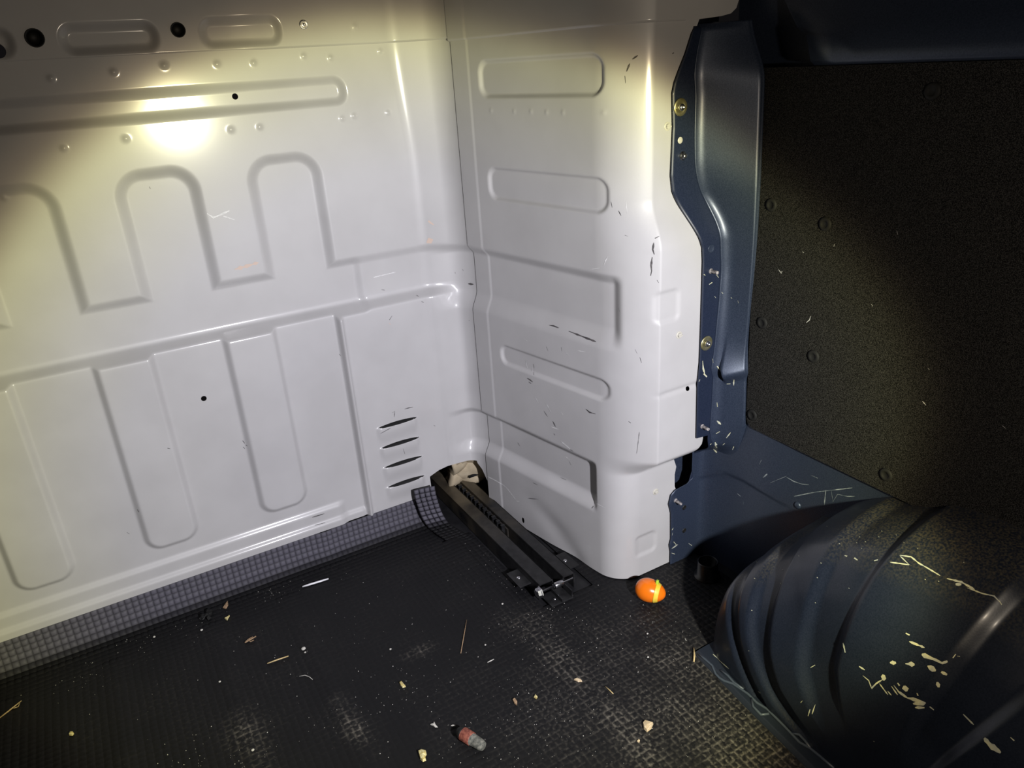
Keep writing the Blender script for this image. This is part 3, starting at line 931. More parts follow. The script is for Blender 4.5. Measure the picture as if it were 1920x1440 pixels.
strokes('panel_scratch', bv_low, [
    ([(1476, 894), (1490, 902), (1505, 907), (1518, 908)], 0.0014), ([(1445, 905), (1476, 892)], 0.0006), ([(1521, 890), (1535, 896)], 0.001), ([(1490, 930), (1530, 922), (1600, 914)], 0.0012), ([(1550, 918), (1547, 946)], 0.0022),
    ([(1560, 918), (1563, 940), (1572, 926), (1590, 930), (1604, 930)], 0.0010), ([(1384, 925), (1390, 930)], 0.003), ([(1432, 895), (1440, 888)], 0.004), ([(1395, 945), (1395, 940)], 0.002), ([(1425, 870), (1429, 862)], 0.003),
], m_bscr, wall_right, lift=0.0020, seed=13)

# ------------------------------------------------------------------ felt lining panel
felt_y0a = on_x((1426, 130), 0.985); felt_y0b = on_x((1397, 800), 0.985)
outline = [(felt_y0a[1] - 0.001, 0.9624), (felt_y0b[1] - 0.001, 0.361), (felt_y0b[1] - 0.006, 0.347), (felt_y0b[1] - 0.018, 0.342), (-0.6, 0.334), (-0.6, 0.9624)]
bm = bmesh.new()
va = [bm.verts.new((0.985, y, z)) for y, z in outline]; vb = [bm.verts.new((0.993, y + 0.001, z)) for y, z in outline]
bm.faces.new(va); bm.faces.new(vb[::-1])
for k in range(len(va)):
    bm.faces.new((va[k], vb[k], vb[(k + 1) % len(va)], va[(k + 1) % len(va)]))
bmesh.ops.recalc_face_normals(bm, faces=bm.faces[:])
felt = bm_obj('felt_panel', bm, m_felt)
tag(felt, 'black felt lining panel on the van side above the wheel arch', 'lining panel')
for p in [(1447, 384), (1548, 420), (1430, 605), (1526, 668), (1411, 778), (1749, 171), (1662, 890)]:
    q = on_x(p, 0.985)
    bm = bmesh.new()
    mtx = Matrix.Translation(Vector(q)) @ frame_from((-1, 0, 0)).to_4x4()
    add_lathe(bm, [(0.0105, -0.001), (0.0110, 0.0012), (0.0098, 0.0028), (0.006, 0.0036), (0.0055, 0.0026), (0, 0.0026)], 24, mtx, caps=False)
    bm_obj('push_pin', bm, m_pin, felt, smooth=True)
bv_felt = bvh_of([felt])
strokes('lint', bv_felt, [([(1512, 605), (1518, 600), (1521, 592)], 0.0010), ([(1465, 512), (1467, 508)], 0.002), ([(1564, 462), (1565, 458)], 0.0015), ([(1634, 570), (1637, 574)], 0.0015), ([(1730, 752), (1737, 760)], 0.0014), ([(1682, 433), (1684, 440)], 0.001),
    ([(1460, 505), (1466, 513)], 0.0008), ([(1880, 798), (1886, 803)], 0.0012), ([(1505, 472), (1508, 474)], 0.0022), ([(1740, 690), (1743, 693)], 0.0014)], m_pale, felt, seed=2)

# ------------------------------------------------------------------ wheel arch
YC, ZC = 0.405, 0.0
prof_a = [(0.766, 0.02), (0.766, 0.15), (0.768, 0.25), (0.773, 0.300), (0.782, 0.335), (0.798, 0.362), (0.822, 0.380), (0.86, 0.389), (0.92, 0.393), (1.02, 0.395)]
prof_b = [(0.766, 0.02), (0.768, 0.12), (0.775, 0.19), (0.787, 0.25), (0.804, 0.30), (0.825, 0.335), (0.855, 0.360), (0.895, 0.375), (0.94, 0.382), (1.02, 0.386)]
def smooth_interp(t, xp, fp):
    y = np.interp(np.linspace(0, xp[-1], 400), xp, fp)
    k = np.hanning(41); k /= k.sum()
    yp = np.pad(y, 20, mode='reflect', reflect_type='odd')
    return np.interp(t, np.linspace(0, xp[-1], 400), np.convolve(yp, k, mode='valid'))
def arch_profile(prof, n=96):
    p = np.array(prof)
    l_ = np.r_[0, np.cumsum(np.hypot(*np.diff(p, axis=0).T))]
    t_ = np.linspace(0, l_[-1], n)
    x_ = smooth_interp(t_, l_, p[:, 0]); r_ = smooth_interp(t_, l_, p[:, 1])
    nx = -np.gradient(r_); nr = np.gradient(x_); nn = np.hypot(nx, nr)
    return x_, r_, nx / nn, nr / nn
prof_c = [(0.766, 0.02), (0.768, 0.12), (0.776, 0.18), (0.792, 0.235), (0.818, 0.285), (0.850, 0.325), (0.892, 0.358), (0.945, 0.378), (1.02, 0.386)]
PA = arch_profile(prof_a); PB = arch_profile(prof_b); PC = arch_profile(prof_c)
ph = np.radians(np.arange(-14, 200, 0.35))
PH, TI = np.meshgrid(ph, np.arange(96), indexing='ij')
deg = np.degrees(PH)
wb = sm(18, 48, deg)
wc = sm(62, 92, deg)
px_, pr_, nx_, nr_ = [(a_[TI] * (1 - wb) + b_[TI] * wb) * (1 - wc) + c_[TI] * wc for a_, b_, c_ in zip(PA, PB, PC)]
# the beads are not quite radial: they sweep back as they climb
delta = np.interp(pr_, [0.10, 0.15, 0.20, 0.32, 0.37, 0.40], [26, 24, 20, 0, -7, -10])
lean = deg + np.clip((100 - deg) / 65, 0, 1.1) * delta
def band(a, b, wl, wr):
    return sm(a - wl, a + wl, lean) * (1 - sm(b - wr, b + wr, lean))
rec = band(16.5, 22.5, 1.8, 1.4) * 0.9 + band(30.5, 40.5, 2.4, 1.8) + band(56.5, 70.5, 2.8, 2.0) + band(97.0, 112, 2.2, 2.6) + band(140, 152, 2.5, 2.5)
rec *= sm(0.10, 0.17, pr_)
dep = -0.0105 * rec
rad = pr_ + dep * nr_
XX = px_ + dep * nx_
YY = YC + rad * np.cos(PH)
ZZ = np.maximum(ZC + rad * np.sin(PH), -0.02)
arch = grid_obj('wheel_arch', np.stack([XX, YY, ZZ], -1), m_arch)
tag(arch, 'dark blue painted steel wheel arch with curved beads and yellow scratches', 'wheel arch')

# foot flange of the arch lying on the floor
ed = [(on_floor(p)[0], on_floor(p)[1]) for p in [(1304, 1229), (1390, 1318), (1450, 1378), (1510, 1438)]]
ex, ey = [e[0] for e in ed], [e[1] for e in ed]
def flange_edge(y): return float(np.interp(y, [-0.4] + ey[::-1] + [0.80, 0.90], [ex[-1] - 0.06] + ex[::-1] + [0.775, 0.83]))
V_ = []; F_ = []
ys = np.linspace(-0.35, ey[0] + 0.004, 90)
for i, y in enumerate(ys):
    xe = flange_edge(y)
    V_ += [(xe - 0.001, y, -0.003), (xe, y, 0.0030), (xe + 0.010, y, 0.0045), (0.80, y, 0.0055), (0.86, y, 0.006)]
    if i:
        b = 5 * i
        for k in range(4): F_.append((b - 5 + k, b - 4 + k, b + 1 + k, b + k))
m_foot = new_mat('sealed navy flange', (0.012, 0.017, 0.027), 0.42, coat=0.2)
foot = mesh_obj('foot_flange', V_, F_, m_foot, arch)
bv_arch = bvh_of([arch, foot])
def zoomp(lst): return [(1250 + a * 0.3612, 920 + b * 0.3611) for a, b in lst]
bm = bmesh.new()
for ln in [[(165, 850), (200, 878), (238, 912), (255, 955), (275, 975), (300, 990), (345, 1005), (390, 1035), (425, 1060), (470, 1105), (520, 1135), (560, 1170), (610, 1225), (645, 1262), (690, 1310), (745, 1340), (800, 1385), (870, 1440)],
           [(280, 935), (320, 965), (350, 1000), (400, 1030)], [(440, 1080), (450, 1125), (490, 1165), (530, 1160)], [(650, 1262), (690, 1268), (720, 1300), (745, 1338)]]:
    pts = []
    for q in zoomp(ln):
        l, nrm = hit(bv_arch, q)
        if l is not None: pts.append(l + nrm * 0.0008)
    if len(pts) > 1: add_tube(bm, pts, 0.0022, 6)
tag(bm_obj('seam_sealer', bm, m_seal, arch, smooth=True), 'wavy bead of blue seam sealer')
Z = zoomp
strokes('yellow_scratch', bv_arch, [
    (Z([(1160, 372), (1260, 386), (1212, 340)]), 0.0014), (Z([(1210, 336), (1270, 345), (1310, 378), (1350, 400), (1420, 442)]), 0.0016), (Z([(1455, 457), (1530, 475), (1600, 515)]), 0.0021), (Z([(1560, 505), (1640, 535), (1700, 548), (1735, 585)]), 0.0014),
    (Z([(1500, 487), (1530, 487)]), 0.0060), (Z([(1725, 570), (1738, 592)]), 0.0030), (Z([(925, 337), (938, 342)]), 0.0053), (Z([(975, 350), (992, 362)]), 0.0045), (Z([(1078, 365), (1098, 360)]), 0.0045),
    (Z([(918, 790), (928, 840)]), 0.0041), (Z([(748, 918), (772, 905)]), 0.0030), (Z([(1160, 893), (1192, 893)]), 0.0049), (Z([(1240, 898), (1288, 902)]), 0.0045), (Z([(1355, 910), (1398, 935)]), 0.0060), (Z([(1325, 850), (1400, 880), (1430, 895), (1458, 885)]), 0.0045),
    (Z([(1260, 783), (1340, 815)]), 0.0023), (Z([(1242, 740), (1262, 750)]), 0.0037), (Z([(1485, 868), (1500, 848)]), 0.0030), (Z([(1508, 858), (1522, 860)]), 0.0023), (Z([(1425, 940), (1455, 955)]), 0.0060), (Z([(1405, 992), (1412, 1020)]), 0.0075),
    (Z([(1128, 955), (1126, 985)]), 0.0075), (Z([(1122, 980), (1090, 1000), (1065, 1025), (1050, 985), (1020, 960)]), 0.0018), (Z([(1105, 1000), (1150, 1060)]), 0.0015), (Z([(1148, 1040), (1168, 1062)]), 0.0015), (Z([(1168, 1015), (1200, 1060)]), 0.0015), (Z([(1180, 1010), (1220, 1062)]), 0.0015),
    (Z([(1200, 998), (1210, 1012)]), 0.0060), (Z([(1236, 1012), (1245, 1042)]), 0.0075), (Z([(1200, 1040), (1250, 1075), (1330, 1095)]), 0.0034), (Z([(1280, 1106), (1345, 1100)]), 0.0060), (Z([(1290, 1125), (1338, 1125)]), 0.0030), (Z([(1300, 1050), (1306, 1064)]), 0.0045),
    (Z([(1365, 1120), (1388, 1138)]), 0.0030), (Z([(735, 1170), (745, 1135)]), 0.0023), (Z([(755, 1160), (772, 1110)]), 0.0012), (Z([(697, 1100), (706, 1090)]), 0.0023), (Z([(1000, 912), (1030, 930)]), 0.0037), (Z([(475, 1040), (484, 1050)]), 0.0030), (Z([(240, 850), (285, 890), (325, 925)]), 0.0018),
    (Z([(1540, 1160), (1595, 1215)]), 0.0023), (Z([(1650, 1285), (1680, 1320), (1735, 1360)]), 0.0075), (Z([(1785, 1280), (1805, 1298)]), 0.0030), (Z([(1075, 1300), (1080, 1303)]), 0.0023),
] + [(Z([(a, b), (a + 5, b + 3)]), 0.0018) for a, b in [(1010, 300), (800, 375), (780, 450), (770, 580), (685, 338), (985, 270), (1030, 265), (1115, 210), (1250, 385), (1540, 372), (945, 505), (455, 455), (465, 370), (425, 830), (1230, 270), (1340, 460), (1410, 470), (830, 185), (1190, 230), (590, 480), (440, 620), (600, 410), (1100, 240), (1300, 300), (1000, 240), (895, 275)]],
    m_primer, arch, seed=17)

# ------------------------------------------------------------------ floor and rubber mat
bm = bmesh.new(); add_box(bm, (-1.3, -0.6, -0.03), (1.0, 2.3, -0.006))
m_floor = add_noise(new_mat('floor sheet', (0.012, 0.013, 0.015), 0.5), 40, (0.010, 0.010, 0.012), (0.018, 0.018, 0.020))
floor = bm_obj('floor', bm, m_floor)
tag(floor, 'dark steel van floor under the rubber mat', kind='structure')

CE = 0.01208
rng = np.random.RandomState(4)
def vnoise(x, y, s, seed):
    r = np.random.RandomState(seed).rand(256, 256)
    fx = x / s + 1000; fy = y / s + 1000
    ix = np.floor(fx).astype(int); iy = np.floor(fy).astype(int)
    tx = fx - ix; ty = fy - iy; tx = tx * tx * (3 - 2 * tx); ty = ty * ty * (3 - 2 * ty)
    g = lambda a, b: r[a % 256, b % 256]
    return (g(ix, iy) * (1 - tx) + g(ix + 1, iy) * tx) * (1 - ty) + (g(ix, iy + 1) * (1 - tx) + g(ix + 1, iy + 1) * tx) * ty

RIDGES = [0.555, 0.18, 0.03, -0.15, -0.33]
def dust_map(x, y):
    d = np.zeros_like(x)
    n1 = vnoise(x, y, 0.05, 1); n2 = vnoise(x, y, 0.016, 2)
    st = np.exp(-((x - 0.555) / 0.035) ** 2) * 0.9
    st2 = np.exp(-((x - 0.70) / 0.045) ** 2) * (1 - sm(0.80, 0.90, y)) * 0.9
    st3 = np.exp(-((x - 0.185) / 0.014) ** 2) * sm(0.90, 0.96, y) * (1 - sm(1.02, 1.06, y)) * 1.1
    st4 = np.exp(-((x - 0.03) / 0.025) ** 2) * (1 - sm(1.05, 1.13, y)) * 0.7
    st5 = np.exp(-(((x - 0.345) / 0.03) ** 2 + ((y - 1.06) / 0.012) ** 2)) * 0.9
    wide = 0.75 * sm(0.58, 0.66, x) * (1 - sm(0.70, 0.86, y)) + 0.35 * sm(0.25, 0.6, x) * (1 - sm(0.85, 1.05, y))
    d = np.maximum.reduce([st * (1 - sm(1.02, 1.1, y)), st2, st3, st4, st5, wide])
    d = d * (0.35 + 1.0 * n1) * (0.45 + 0.9 * n2) + 0.10 * n1
    return np.clip(d, 0, 1)

def x_edge(y): return np.interp(y, [-0.4] + ey[::-1] + [0.80, 0.84], [ex[-1] - 0.06] + ex[::-1] + [0.775, 0.80])

YK = 1.4200                                       # where the mat starts to turn up
def lift_map(xx, vv, rr, top_y, lean=0.0):
    """v: distance across the mat; returns y, z and the direction the studs point to"""
    y = vv.copy(); z = np.zeros_like(vv); ny = np.zeros_like(vv); nz = np.ones_like(vv)
    t = (vv - YK) / rr
    a = np.clip(t, 0, math.pi / 2 - lean)
    arc = vv > YK
    y = np.where(arc, YK + rr * np.sin(a), y); z = np.where(arc, rr * (1 - np.cos(a)), z)
    over = np.clip(vv - YK - rr * (math.pi / 2 - lean), 0, None)
    y = y + over * math.sin(lean); z = z + over * math.cos(lean)
    ny = np.where(arc, -np.sin(a), 0); nz = np.where(arc, np.cos(a), 1)
    return y, z, ny, nz

def stud_mesh(name, cells, rr, mat, parent, lean=0.0, wave=True, size=CE, xf=None, sag=None):
    """cells: (i0, j0) lattice corners. Each cell is a square stud with V-grooves round it"""
    cx = cells[:, 0]; cy = cells[:, 1]
    def place(x, v, h):
        if xf is not None: x = xf(x, v)
        y, z, ny, nz = lift_map(x, v, rr, 0, lean)
        if wave:
            g = np.zeros_like(x)
            for r_ in RIDGES: g = g + 0.0025 * np.exp(-((x - r_) / 0.02) ** 2)
            z = z + g * np.where(v < YK - 0.05, 1, 0)
            # kick-up is a little wavy along its top
            k = np.clip((v - YK) / 0.09, 0, 1)
            y = y - k * (0.001 + 0.0012 * np.sin(x * 23) + 0.006 * np.exp(-((x - 0.30) / 0.02) ** 2))
        if sag is not None:
            y, z = sag(x, v, y, z)
        return np.stack([x, y + ny * h, z + nz * h], -1)
    ins = 0.24
    H = np.where(cy < YK - 0.02, 0.0009, 0.0025)
    corners = [(0, 0), (1, 0), (1, 1), (0, 1)]
    V_ = []; G = []
    for a, b in corners:
        x = cx + a * size; v = cy + b * size
        V_.append(place(x, v, 0.0)); G.append(np.ones(len(cx)))
    for a, b in corners:
        x = cx + (ins + a * (1 - 2 * ins)) * size; v = cy + (ins + b * (1 - 2 * ins)) * size
        V_.append(place(x, v, H)); G.append(np.zeros(len(cx)))
    n = len(cx)
    V_ = np.stack(V_, 1).reshape(-1, 3); G = np.stack(G, 1).reshape(-1)
    base = np.arange(n)[:, None] * 8
    quads = []
    for k in range(4):
        quads.append(np.stack([k + base[:, 0], (k + 1) % 4 + base[:, 0], 4 + (k + 1) % 4 + base[:, 0], 4 + k + base[:, 0]], -1))
    quads.append(np.stack([4 + base[:, 0], 5 + base[:, 0], 6 + base[:, 0], 7 + base[:, 0]], -1))
    q = np.concatenate(quads, 0)
    o = mesh_obj(name, V_, q, mat, parent, smooth=False)
    at = o.data.attributes.new('groove', 'FLOAT', 'POINT'); at.data.foreach_set('value', G.astype(np.float32))
    dd = dust_map(V_[:, 0], V_[:, 1])
    vv = np.repeat(cy, 8)
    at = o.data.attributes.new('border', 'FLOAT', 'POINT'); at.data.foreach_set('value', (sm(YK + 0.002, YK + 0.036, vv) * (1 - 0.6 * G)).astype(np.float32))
    dd = np.where(V_[:, 2] > 0.01, dd * 0.1, dd)
    at = o.data.attributes.new('dust', 'FLOAT', 'POINT'); at.data.foreach_set('value', dd.astype(np.float32))
    return o

m_mat = new_mat('black rubber mat', (0.014, 0.014, 0.016), 0.6, spec=0.22)
t = m_mat.node_tree; b_ = t.nodes['Principled BSDF']
g_ = t.nodes.new('ShaderNodeAttribute'); g_.attribute_name = 'groove'
d_ = t.nodes.new('ShaderNodeAttribute'); d_.attribute_name = 'dust'
tcn = t.nodes.new('ShaderNodeTexCoord')
nz = t.nodes.new('ShaderNodeTexNoise'); nz.inputs['Scale'].default_value = 170; nz.inputs['Detail'].default_value = 4
t.links.new(tcn.outputs['Object'], nz.inputs['Vector'])
nzr = t.nodes.new('ShaderNodeMapRange'); nzr.inputs['From Min'].default_value = 0.38; nzr.inputs['From Max'].default_value = 0.68
t.links.new(nz.outputs[0], nzr.inputs[0])
gp = t.nodes.new('ShaderNodeMath'); gp.operation = 'MULTIPLY_ADD'; gp.inputs[1].default_value = 0.85; gp.inputs[2].default_value = 0.15
t.links.new(g_.outputs['Fac'], gp.inputs[0])
m1 = t.nodes.new('ShaderNodeMath'); m1.operation = 'MULTIPLY'
t.links.new(gp.outputs[0], m1.inputs[0]); t.links.new(d_.outputs['Fac'], m1.inputs[1])
m2 = t.nodes.new('ShaderNodeMath'); m2.operation = 'MULTIPLY'
t.links.new(m1.outputs[0], m2.inputs[0]); t.links.new(nzr.outputs[0], m2.inputs[1])
mx = t.nodes.new('ShaderNodeMix'); mx.data_type = 'RGBA'
mx.inputs['A'].default_value = (0.0075, 0.0075, 0.0088, 1); mx.inputs['B'].default_value = (0.16, 0.145, 0.125, 1)
t.links.new(m2.outputs[0], mx.inputs['Factor'])
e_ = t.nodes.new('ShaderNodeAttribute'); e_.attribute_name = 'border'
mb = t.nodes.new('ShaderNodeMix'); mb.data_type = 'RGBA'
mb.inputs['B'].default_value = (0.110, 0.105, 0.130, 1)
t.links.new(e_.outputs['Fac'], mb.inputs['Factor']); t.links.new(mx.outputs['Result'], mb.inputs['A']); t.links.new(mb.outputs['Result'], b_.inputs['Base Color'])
bp = t.nodes.new('ShaderNodeBump'); bp.inputs['Strength'].default_value = 0.25; bp.inputs['Distance'].default_value = 0.001
t.links.new(nz.outputs[0], bp.inputs['Height']); t.links.new(bp.outputs[0], b_.inputs['Normal'])

XJ = 0.762                                        # lattice line at the arch edge
TRK0, TRK1 = XJ - 13 * CE, XJ - 3 * CE            # gap cut out round the rail
xi = XJ - CE * np.arange(140, 0, -1)
vj = YK - CE * np.arange(0, 0) if False else None
rows = [YK + CE * k for k in range(-124, 8)]
cells = []
xi_all = np.concatenate([xi, XJ + CE * np.arange(0, 18)])
for v in rows:
    for x in xi_all:
        if x >= XJ - 1e-6 and v < 0.775: continue
        if x + CE > 0.97: continue
        if TRK0 - 1e-6 <= x < TRK1 - 1e-6 and v + CE > 1.035: continue
        if x > TRK0 - 1e-6 and v > YK - 3 * CE: continue
        if x > 0.526 and v > YK - 7 * CE: continue
        if v > YK + 0.074: continue
        cells.append((x, v))
cells = np.array(cells)
def squeeze(x, v):
    xe = x_edge(v)
    k = np.clip((x - 0.60) / (XJ - 0.60), 0, 1)
    return np.where(v < 0.775, x + k * (xe - XJ), x)
RR = 0.032
mat = stud_mesh('rubber_mat', cells, RR, m_mat, None, lean=0.13, xf=squeeze)
tag(mat, 'black studded rubber floor mat turned up along the bulkhead, dusty', 'floor mat')
# loose flap beside the rail: it peels away from the corner
cells = np.array([(0.5300 + CE * i, YK + CE * j) for i in range(4) for j in range(-9, 10)])
def flap_sag(x, v, y, z):
    k = np.clip((v - (YK - 0.10)) / 0.2, 0, 1)
    return y - 0.052 * k * (0.8 + 0.3 * np.clip((x - 0.52) / 0.06, 0, 1)), z + 0.012 * k
def flap_x(x, v): return x - 0.02 * np.clip((v - YK) / 0.1, 0, 1) + 0.022 * np.clip((YK - v) / 0.1, 0, 1)
flap = stud_mesh('loose_flap', cells, 0.045, m_mat, mat, lean=0.10, xf=flap_x, sag=flap_sag, wave=False)
so = flap.modifiers.new('thickness', 'SOLIDIFY'); so.thickness = 0.003; so.offset = -1
flap['label'] = 'loose flap of the mat curling up in the corner'

# ------------------------------------------------------------------ slide rail in the floor
rail = empty('slide_rail', (0.652, 1.30, 0))
tag(rail, 'black steel double slide rail with toothed strip, running under the bulkhead corner', 'rail')
RY0, RY1 = 1.055, 1.95
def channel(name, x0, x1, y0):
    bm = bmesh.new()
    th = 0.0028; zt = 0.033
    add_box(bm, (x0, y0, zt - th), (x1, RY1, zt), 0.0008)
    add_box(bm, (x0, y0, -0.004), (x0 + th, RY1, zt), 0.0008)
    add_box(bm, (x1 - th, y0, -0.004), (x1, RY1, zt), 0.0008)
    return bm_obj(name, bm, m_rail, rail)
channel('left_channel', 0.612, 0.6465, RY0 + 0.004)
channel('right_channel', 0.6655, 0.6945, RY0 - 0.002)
bm = bmesh.new(); add_box(bm, (0.647, 1.09, -0.004), (0.665, RY1, 0.004)); bm_obj('slot_bed', bm, m_hole, rail)
# toothed strip: teeth stand along the right side of the slot
tooth_me = None
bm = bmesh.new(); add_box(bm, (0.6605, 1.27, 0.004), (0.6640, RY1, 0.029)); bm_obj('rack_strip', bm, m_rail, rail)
y = 1.285
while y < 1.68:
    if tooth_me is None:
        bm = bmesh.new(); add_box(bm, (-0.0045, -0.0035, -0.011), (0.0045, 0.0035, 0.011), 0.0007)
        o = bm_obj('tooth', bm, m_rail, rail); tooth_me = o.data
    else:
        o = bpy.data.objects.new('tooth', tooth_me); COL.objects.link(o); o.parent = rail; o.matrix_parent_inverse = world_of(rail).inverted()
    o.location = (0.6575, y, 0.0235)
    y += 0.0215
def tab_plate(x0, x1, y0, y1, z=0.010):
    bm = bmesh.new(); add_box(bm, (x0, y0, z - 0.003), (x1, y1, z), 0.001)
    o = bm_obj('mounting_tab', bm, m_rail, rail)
    bm = bmesh.new()
    mtx = Matrix.Translation(Vector(((x0 + x1) / 2, (y0 + y1) / 2, z)))
    add_lathe(bm, [(0.0042, 0), (0.0042, 0.0012), (0.003, 0.002), (0.0014, 0.002), (0, 0.0012)], 14, mtx, caps=False)
    bm_obj('rivet', bm, m_steel, o, smooth=True)
tab_plate(0.586, 0.613, 1.090, 1.145, 0.020); tab_plate(0.694, 0.728, 1.085, 1.140, 0.018)
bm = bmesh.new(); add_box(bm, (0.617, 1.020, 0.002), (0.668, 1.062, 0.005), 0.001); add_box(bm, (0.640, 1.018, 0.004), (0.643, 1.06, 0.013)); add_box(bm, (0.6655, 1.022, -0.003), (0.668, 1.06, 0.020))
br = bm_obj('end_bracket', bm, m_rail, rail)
bm = bmesh.new(); mtx = Matrix.Translation(Vector((0.634, 1.036, 0.005)))
add_lathe(bm, [(0.0032, 0), (0.0032, 0.0014), (0.0016, 0.002), (0, 0.002)], 12, mtx, caps=False)
bm_obj('rivet', bm, m_steel, br, smooth=True)
AX = Vector((1, 0, 0)); MB = frame_from(AX).to_4x4()
bm = bmesh.new()
add_lathe(bm, [(0.0026, 0.0), (0.0026, 0.082)], 12, Matrix.Translation(Vector((0.605, 1.050, 0.024))) @ MB)
bolt = bm_obj('cross_bolt', bm, m_steel, rail, smooth=True); bolt['label'] = 'bright steel cross bolt'
bm = bmesh.new()
add_lathe(bm, [(0.0080, 0.0), (0.0102, 0.0012), (0.0102, 0.0078), (0.0124, 0.0082), (0.0124, 0.0100)], 6, Matrix.Translation(Vector((0.600, 1.050, 0.024))) @ MB)
bm_obj('bolt_head', bm, m_steel, bolt)
bm = bmesh.new()
add_lathe(bm, [(0.0058, 0.0), (0.0062, 0.0008), (0.0062, 0.0192), (0.0058, 0.020)], 16, Matrix.Translation(Vector((0.643, 1.050, 0.024))) @ MB)
bm_obj('spacer_sleeve', bm, m_steel, bolt, smooth=True)
# dirty step of the floor below the mat cut-out is the plain floor sheet

# ------------------------------------------------------------------ beige sack behind the opening
m_sack = add_noise(new_mat('beige cloth', (0.55, 0.46, 0.32), 0.8, spec=0.2), 30, (0.46, 0.38, 0.26), (0.60, 0.51, 0.36), bump=0.3, bump_scale=200)
us = np.linspace(0, 1, 70); vs_ = np.linspace(0, 1, 80)
U, V = np.meshgrid(us, vs_, indexing='ij')
xx = 0.64 + U * 0.30
zz = 0.037 + V * 0.20
yy = 1.545 + 0.012 * np.sin(U * 5) - 0.045 * sm(0.1, 0.3, U) - 0.04 * np.sin(V * math.pi * 0.9)
fold = np.sin((U * 1.2 + V * 0.9) * 26 + 3 * np.sin(V * 7 + U * 4)) * 0.0045 + np.sin((U * 0.5 - V * 1.4) * 18 + 2 * np.sin(U * 9)) * 0.004
yy = yy + fold - 0.012 * sm(0.42, 0.46, V + 0.1 * U) * (1 - sm(0.46, 0.9, V))
sack = grid_obj('cloth_sack', np.stack([xx, yy, zz], -1), m_sack)
so = sack.modifiers.new('thickness', 'SOLIDIFY'); so.thickness = 0.03; so.offset = 1
tag(sack, 'crumpled beige cloth sack seen through the opening in the bulkhead corner', 'sack')
bm = bmesh.new()
pts = [(0.680 + 0.009 * k, 1.492 - 0.0045 * k, 0.053 + 0.0032 * k) for k in range(9)]
add_tube(bm, pts, 0.004, 8)
tag(bm_obj('black_strap', bm, m_black, sack, smooth=True))

# ------------------------------------------------------------------ orange capsule egg
m_or = new_mat('glossy orange plastic', (0.95, 0.20, 0.008), 0.25, coat=0.3)
m_or.node_tree.nodes['Principled BSDF'].inputs['Subsurface Weight'].default_value = 0.0
m_ye = add_noise(new_mat('yellow plastic', (0.92, 0.66, 0.03), 0.35), 60, (0.90, 0.62, 0.02), (0.95, 0.72, 0.12))
m_gr = new_mat('lime plastic', (0.50, 0.72, 0.05), 0.35)
a = on_floor((1198, 1103), 0.023); b = on_floor((1241, 1112), 0.023)
ax = Vector(b - a); ax.z = 0; ax.normalize(); ax = (ax + Vector((0, 0, -0.12))).normalized()
cen = Vector((a + b) / 2)
egg = empty('capsule_egg', (cen.x, cen.y, 0))
tag(egg, 'glossy orange plastic capsule egg with a yellow band lying by the wheel arch', 'toy egg')
Lh = 0.0305; Rm = 0.0232
def egg_r(h):
    t_ = (h + 0.003) / Lh
    w_ = 1.0 if t_ < 0 else 1.0
    return Rm * math.sqrt(max(0, 1 - min(1, abs((h + 0.004) / (Lh - 0.004 if h < -0.004 else Lh + 0.004))) ** 2.1)) * (1 - 0.10 * max(0, h) / Lh)
ME = Matrix.Translation(cen) @ frame_from(ax, (0.2, -0.1, 1)).to_4x4()
def egg_part(name, h0, h1, mat, grow=0.0, n=14):
    bm = bmesh.new()
    hs = [h0 + (h1 - h0) * k / n for k in range(n + 1)]
    pr_e = [(egg_r(h) + grow if egg_r(h) > 1e-5 else 0.0, h) for h in hs]
    if grow: pr_e = [(pr_e[0][0] - grow * 1.5, h0)] + pr_e + [(pr_e[-1][0] - grow * 1.5, h1)]
    add_lathe(bm, pr_e, 40, ME, caps=False)
    return bm_obj(name, bm, mat, egg, smooth=True)
egg_part('large_shell', -Lh + 0.0, 0.0105, m_or, n=24)
egg_part('closing_band', 0.0100, 0.0185, m_ye, grow=0.0006, n=6)
egg_part('small_shell', 0.0180, Lh, m_or, n=20)
bm = bmesh.new()
add_box(bm, (-0.0035, 0.0185, 0.0075), (0.0035, 0.0275, 0.0130), 0.0015, ME)
bm_obj('hinge_tab', bm, m_gr, egg, smooth=True)

# ------------------------------------------------------------------ red and grey cylinder on the mat
m_red = add_noise(new_mat('dusty red plastic', (0.35, 0.10, 0.07), 0.6), 240, (0.16, 0.042, 0.030), (0.33, 0.11, 0.075))
m_dgrey = add_noise(new_mat('dusty grey rubber', (0.10, 0.10, 0.09), 0.8), 200, (0.05, 0.055, 0.05), (0.20, 0.195, 0.17))
a = on_floor((859, 1370), 0.0095); b = on_floor((907, 1400), 0.0095)
ax = Vector(b - a); Lc = ax.length; ax.normalize()
cap = empty('connector_stub', ((a + b) / 2)[:2].tolist() + [0])
tag(cap, 'small red and grey cylindrical stub lying on the mat near the front', 'connector')
MC = Matrix.Translation(Vector(a)) @ frame_from(ax).to_4x4()
def seg(name, prof, mat):
    bm = bmesh.new(); add_lathe(bm, prof, 18, MC); return bm_obj(name, bm, mat, cap, smooth=True)
r0 = 0.0100
seg('black_end', [(r0 * 0.6, -0.0), (r0 * 0.95, Lc * 0.05), (r0, Lc * 0.12), (r0, Lc * 0.22)], m_hole)
seg('red_sleeve', [(r0 * 1.06, Lc * 0.20), (r0 * 1.1, Lc * 0.23), (r0 * 1.08, Lc * 0.52), (r0 * 1.04, Lc * 0.54)], m_red)
